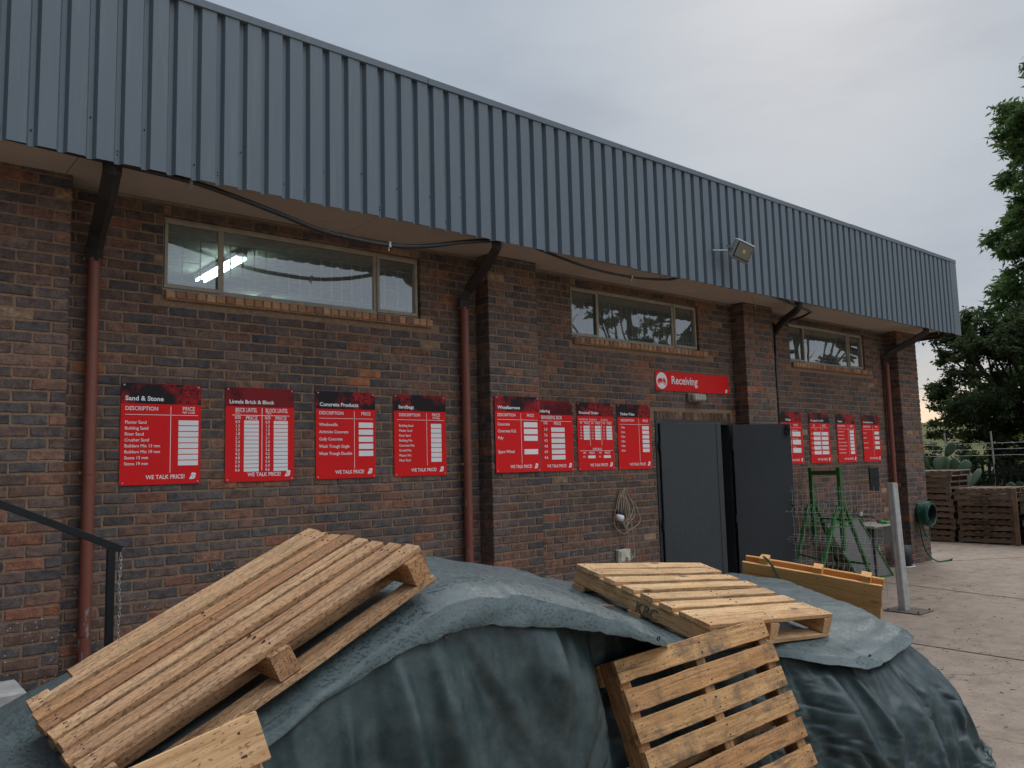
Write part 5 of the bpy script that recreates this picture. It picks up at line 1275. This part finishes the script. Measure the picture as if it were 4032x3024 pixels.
def pad(mb, base, d, up, L_, W_, T_=0.06):
    d = Vector(d).normalized(); s = d.cross(Vector(up)).normalized(); n = s.cross(d); k = len(mb.v); nu, nv = 14, 8
    for i in range(nv+1):
        ph = math.pi*i/nv
        for j in range(nu):
            a = 2*math.pi*j/nu; cx = math.sin(ph)*math.cos(a); cy = math.sin(ph)*math.sin(a); cz = -math.cos(ph)
            p = Vector(base)+d*(L_*(0.5+0.5*cz))+s*(cx*W_/2*(0.80+0.25*cz))+n*(cy*T_/2); mb.v.append(tuple(p))
    for i in range(nv):
        for j in range(nu): mb.f.append((k+i*nu+j, k+i*nu+(j+1) % nu, k+(i+1)*nu+(j+1) % nu, k+(i+1)*nu+j))
def cactus(x, y, h, seed, label, n=16):
    r = random.Random(seed); t = empty('prickly_pear', label, 'cactus', (x, y, G), 'prickly pear cacti behind the fence')
    tips = [(Vector((0, 0, 0)), Vector((0, 0, 1)))]; made = 0
    b = MB(); 
    queue = [(Vector((0, r.uniform(-.1, .1), 0)), Vector((0, r.uniform(-.2, .2), 1)), 0) for _ in range(2)]
    while queue and made < n:
        p, d, lv = queue.pop(0); Lp = r.uniform(0.40, 0.58)*(1.15 if lv == 0 else 1); up = Vector((1, r.uniform(-.7, .7), r.uniform(-.2, .2)))
        if p.z+Lp*d.normalized().z > h: 
            if made > 4: continue
        bb = MB(); pad(bb, p, d, up, Lp, r.uniform(0.25, 0.34)); bb.build('pad', M_CACTUS, t, True); made += 1
        tip = p+d.normalized()*Lp*0.93
        for q in range(r.choice([1, 2, 2])):
            nd = (d.normalized()+Vector((r.uniform(-.5, .5), r.uniform(-.9, .9), r.uniform(-.1, .5)))); queue.append((tip, nd, lv+1))
    return t
cactus(21.0, 2.0, 2.7, 3, 'tallest prickly pear cactus, right behind the corner of the building', 24)
cactus(21.3, 1.25, 1.75, 5, 'smaller prickly pear cactus with an upright pad above the pallets', 12)
cactus(21.2, -0.15, 1.8, 8, 'prickly pear cactus with a long sideways pad at the right edge', 12)

def leaves(pts, size, rn, aspect=2.2, droop=0.0, spread=1.0):
    """pts: array (n,3); returns verts, faces, tints of small leaf quads"""
    n = len(pts); d = rn.normal(size=(n, 3)); d[:, 2] = d[:, 2]*0.6-droop; d /= np.linalg.norm(d, axis=1)[:, None]
    u = rn.normal(size=(n, 3)); s = np.cross(d, u); s /= np.linalg.norm(s, axis=1)[:, None]
    l = size*rn.uniform(0.6, 1.4, n)[:, None]; wv = l/aspect
    a = pts; m1 = pts+d*l*0.5+s*wv*0.5; c = pts+d*l; m2 = pts+d*l*0.5-s*wv*0.5
    vs = np.stack([a, m1, c, m2], 1).reshape(-1, 3); fs = np.arange(4*n).reshape(-1, 4)
    return vs, fs
def leafobj(name, vs, fs, tint, m, parent):
    me = bpy.data.meshes.new(name); nv, nf = len(vs), len(fs)
    me.vertices.add(nv); me.vertices.foreach_set('co', np.asarray(vs, np.float32).ravel())
    me.loops.add(nf*4); me.loops.foreach_set('vertex_index', fs.ravel().astype(np.int32)); me.polygons.add(nf)
    me.polygons.foreach_set('loop_start', np.arange(0, nf*4, 4, dtype=np.int32)); me.update(calc_edges=True)
    at = me.color_attributes.new('tint', 'FLOAT_COLOR', 'CORNER'); t4 = np.repeat(tint, 4); arr = np.stack([t4, t4, t4, np.ones_like(t4)], 1).astype(np.float32)
    at.data.foreach_set('color', arr.ravel()); me.materials.append(m)
    o = bpy.data.objects.new(name, me); COL.objects.link(o); o.parent = parent; return o
def tree(name, label, loc, clumps, nleaf, size, m, trunk_pts, seed, aspect=2.2, droop=0.0, limbs=8, group=None, cat='tree', tr_r=0.25):
    rn = np.random.default_rng(seed); t = empty(name, label, cat, loc, group)
    P = []; T = []
    vol = np.array([c[3]**2 for c in clumps]); vol = vol/vol.sum()
    for c, f in zip(clumps, vol):
        n = int(nleaf*f)
        sub = rn.normal(size=(max(4, n//90), 3)); sub /= np.linalg.norm(sub, axis=1)[:, None]; rad = rn.uniform(0.35, 1.0, len(sub))**0.6
        cen = sub*rad[:, None]*np.array([1, 1, 0.8])*c[3]; idx = rn.integers(0, len(cen), n)
        p = cen[idx]+rn.normal(size=(n, 3))*c[3]*0.13*np.array([1, 1, 0.6]); P.append(p+np.array(c[:3]))
        tt = rn.uniform(0, 1, len(cen)); T.append(np.clip(tt[idx]*0.7+rn.uniform(0, 0.3, n), 0, 1))
    P = np.concatenate(P); T = np.concatenate(T)
    vs, fs = leaves(P, size, rn, aspect, droop); leafobj('crown', vs, fs, T, m, t)
    b = MB(); C = curve(trunk_pts, 5); b.tube(C, [lerp(tr_r, tr_r*0.25, i/(len(C)-1)) for i in range(len(C))], 10)
    r = random.Random(seed)
    for c in (clumps if len(clumps) <= limbs else r.sample(clumps, limbs)):
        st_ = C[int(len(C)*r.uniform(0.25, 0.85))-1]; e = Vector(c[:3]); mid = (st_+e)/2+Vector((r.uniform(-.3, .3), r.uniform(-.3, .3), -0.2))
        cc = curve([st_, mid, e, e+(e-mid)*0.5], 4); b.tube(cc, [lerp(tr_r*0.35, 0.012, i/(len(cc)-1)) for i in range(len(cc))], 6)
        for _ in range(4):
            s2 = cc[r.randrange(4, len(cc))]; e2 = s2+Vector((r.uniform(-1, 1), r.uniform(-1, 1), r.uniform(-.2, .9)))*c[3]*0.7
            b.tube([s2, (s2+e2)/2+Vector((0, 0, 0.08)), e2], [0.02, 0.012, 0.005], 5)
    b.build('trunk', M_BARK, t, True); return t
# tall tree at the right edge
r = random.Random(4); cl1 = []
for i in range(70):
    z_ = lerp(1.5, 16.5, i/69); rad = interp([(2, 3.6), (5, 4.3), (8, 3.8), (11, 3.5), (14, 3.0), (16.5, 1.4)], z_); a = i*2.4
    cl1.append((rad*0.75*math.cos(a), rad*0.75*math.sin(a), z_, r.uniform(0.9, 1.35)))
for i in range(26):
    z_ = r.uniform(3, 16); cl1.append((r.uniform(-1, 1), r.uniform(-1, 1), z_, 1.3))
tree('tall_tree', 'very tall dense green tree with drooping feathery foliage at the right edge', (35, 1.2, G), cl1, 170000, 0.27, M_LEAF1, [(0, 0, 0), (0.1, 0, 5), (0, 0.1, 10), (0, 0, 16)], 11, 3.4, 0.5, 24, tr_r=0.4)
# darker fine leaved tree in front
cl2 = []
for i in range(34):
    a = r.uniform(0, 6.28); rr = r.uniform(0.2, 1.0)**0.6*2.3; z_ = r.uniform(2.2, 6.0); cl2.append((rr*math.cos(a)*0.9, rr*math.sin(a), z_*1.0, r.uniform(0.55, 0.95)))
cl2 += [(0, 2.2, 3.6, 0.6), (0, 2.5, 2.8, 0.5), (0, 1.9, 5.0, 0.6), (0.2, 1.2, 5.9, 0.6)]
tree('acacia_tree', 'dark fine leaved acacia with bare limbs showing, behind the fence', (28, 2.2, G), cl2, 75000, 0.13, M_LEAF2, [(0, -0.8, 0), (0, -0.5, 1.6), (0, -0.2, 3.2), (0, 0.2, 5.2)], 21, 2.4, 0.1, 26, tr_r=0.17)
cl2 = []
for i in range(30):
    a = r.uniform(0, 6.28); rr = r.uniform(0.1, 1)**0.6*2.6; cl2.append((rr*math.cos(a), rr*math.sin(a), r.uniform(2.0, 6.4), r.uniform(0.7, 1.1)))
tree('acacia_tree', 'second dark acacia standing under the tall tree at the right edge', (29.5, -1.0, G), cl2, 60000, 0.15, M_LEAF2, [(0, 0, 0), (0.1, 0, 2.5), (0, 0.1, 5.5)], 22, 2.4, 0.1, 20, tr_r=0.2)
# shrubs filling below
spots = [(26, 4.6, 1.6), (27, 3.2, 2.0), (26.5, 1.6, 2.1), (25.5, 0.2, 1.7), (26, -1.4, 2.2), (27.5, -3, 2.4), (30, 6.0, 2.2), (24.3, 3.3, 1.1), (24, 2.2, 1.0), (24, 0.6, 1.0), (31, 3.5, 3.0), (32, 8, 2.4), (24, -1.3, 1.2)]
nm = ['lowest', 'broad', 'tangled', 'leaning', 'dense', 'dark', 'distant', 'small', 'round', 'sparse', 'high', 'pale', 'thin']
wh = ['behind the tallest cactus', 'below the acacia', 'left of the acacia trunk', 'right of the acacia trunk', 'behind the right fence end', 'under the tall tree', 'on the far side of the corner', 'just beyond the cacti', 'close behind the fence pales', 'behind the middle fence pales', 'filling the gap under the acacia crown', 'nearest the hill line', 'at the right end of the fence']
for k, (x, y, h_) in enumerate(spots):
    c = [(r.uniform(-.9, .9)*h_*0.6, r.uniform(-.9, .9)*h_*0.6, r.uniform(0.25, 0.85)*h_, h_*0.34) for _ in range(9)]
    tree('bush', '%s green bush %s' % (nm[k], wh[k]), (x, y, G), c, 5000, 0.12, M_LEAF2, [(0, 0, 0), (0, 0, h_*0.5)], 40+k, 2.0, 0.0, 5, 'bushes beyond the palisade fence', 'bush', 0.05)

# two trees across the yard, seen only as reflections in the window panes
for k, (x, y, h_) in enumerate(((24, -14.5, 9.0), (31, -11.5, 9.5))):
    c = [(r.uniform(-1, 1)*h_*0.32, r.uniform(-1, 1)*h_*0.32, r.uniform(0.42, 1.0)*h_, h_*0.085) for _ in range(26)]
    tree('yard_tree', ['open crowned tree across the yard mirrored in the middle window', 'open crowned tree across the yard mirrored in the last window'][k], (x, y, G), c, 9000, 0.2, M_LEAF2, [(0, 0, 0), (0.2, 0, h_*0.3), (0, 0.2, h_*0.6), (0, 0, h_)], 80+k, 2.2, 0.2, 26, 'trees across the yard', 'tree', 0.22)
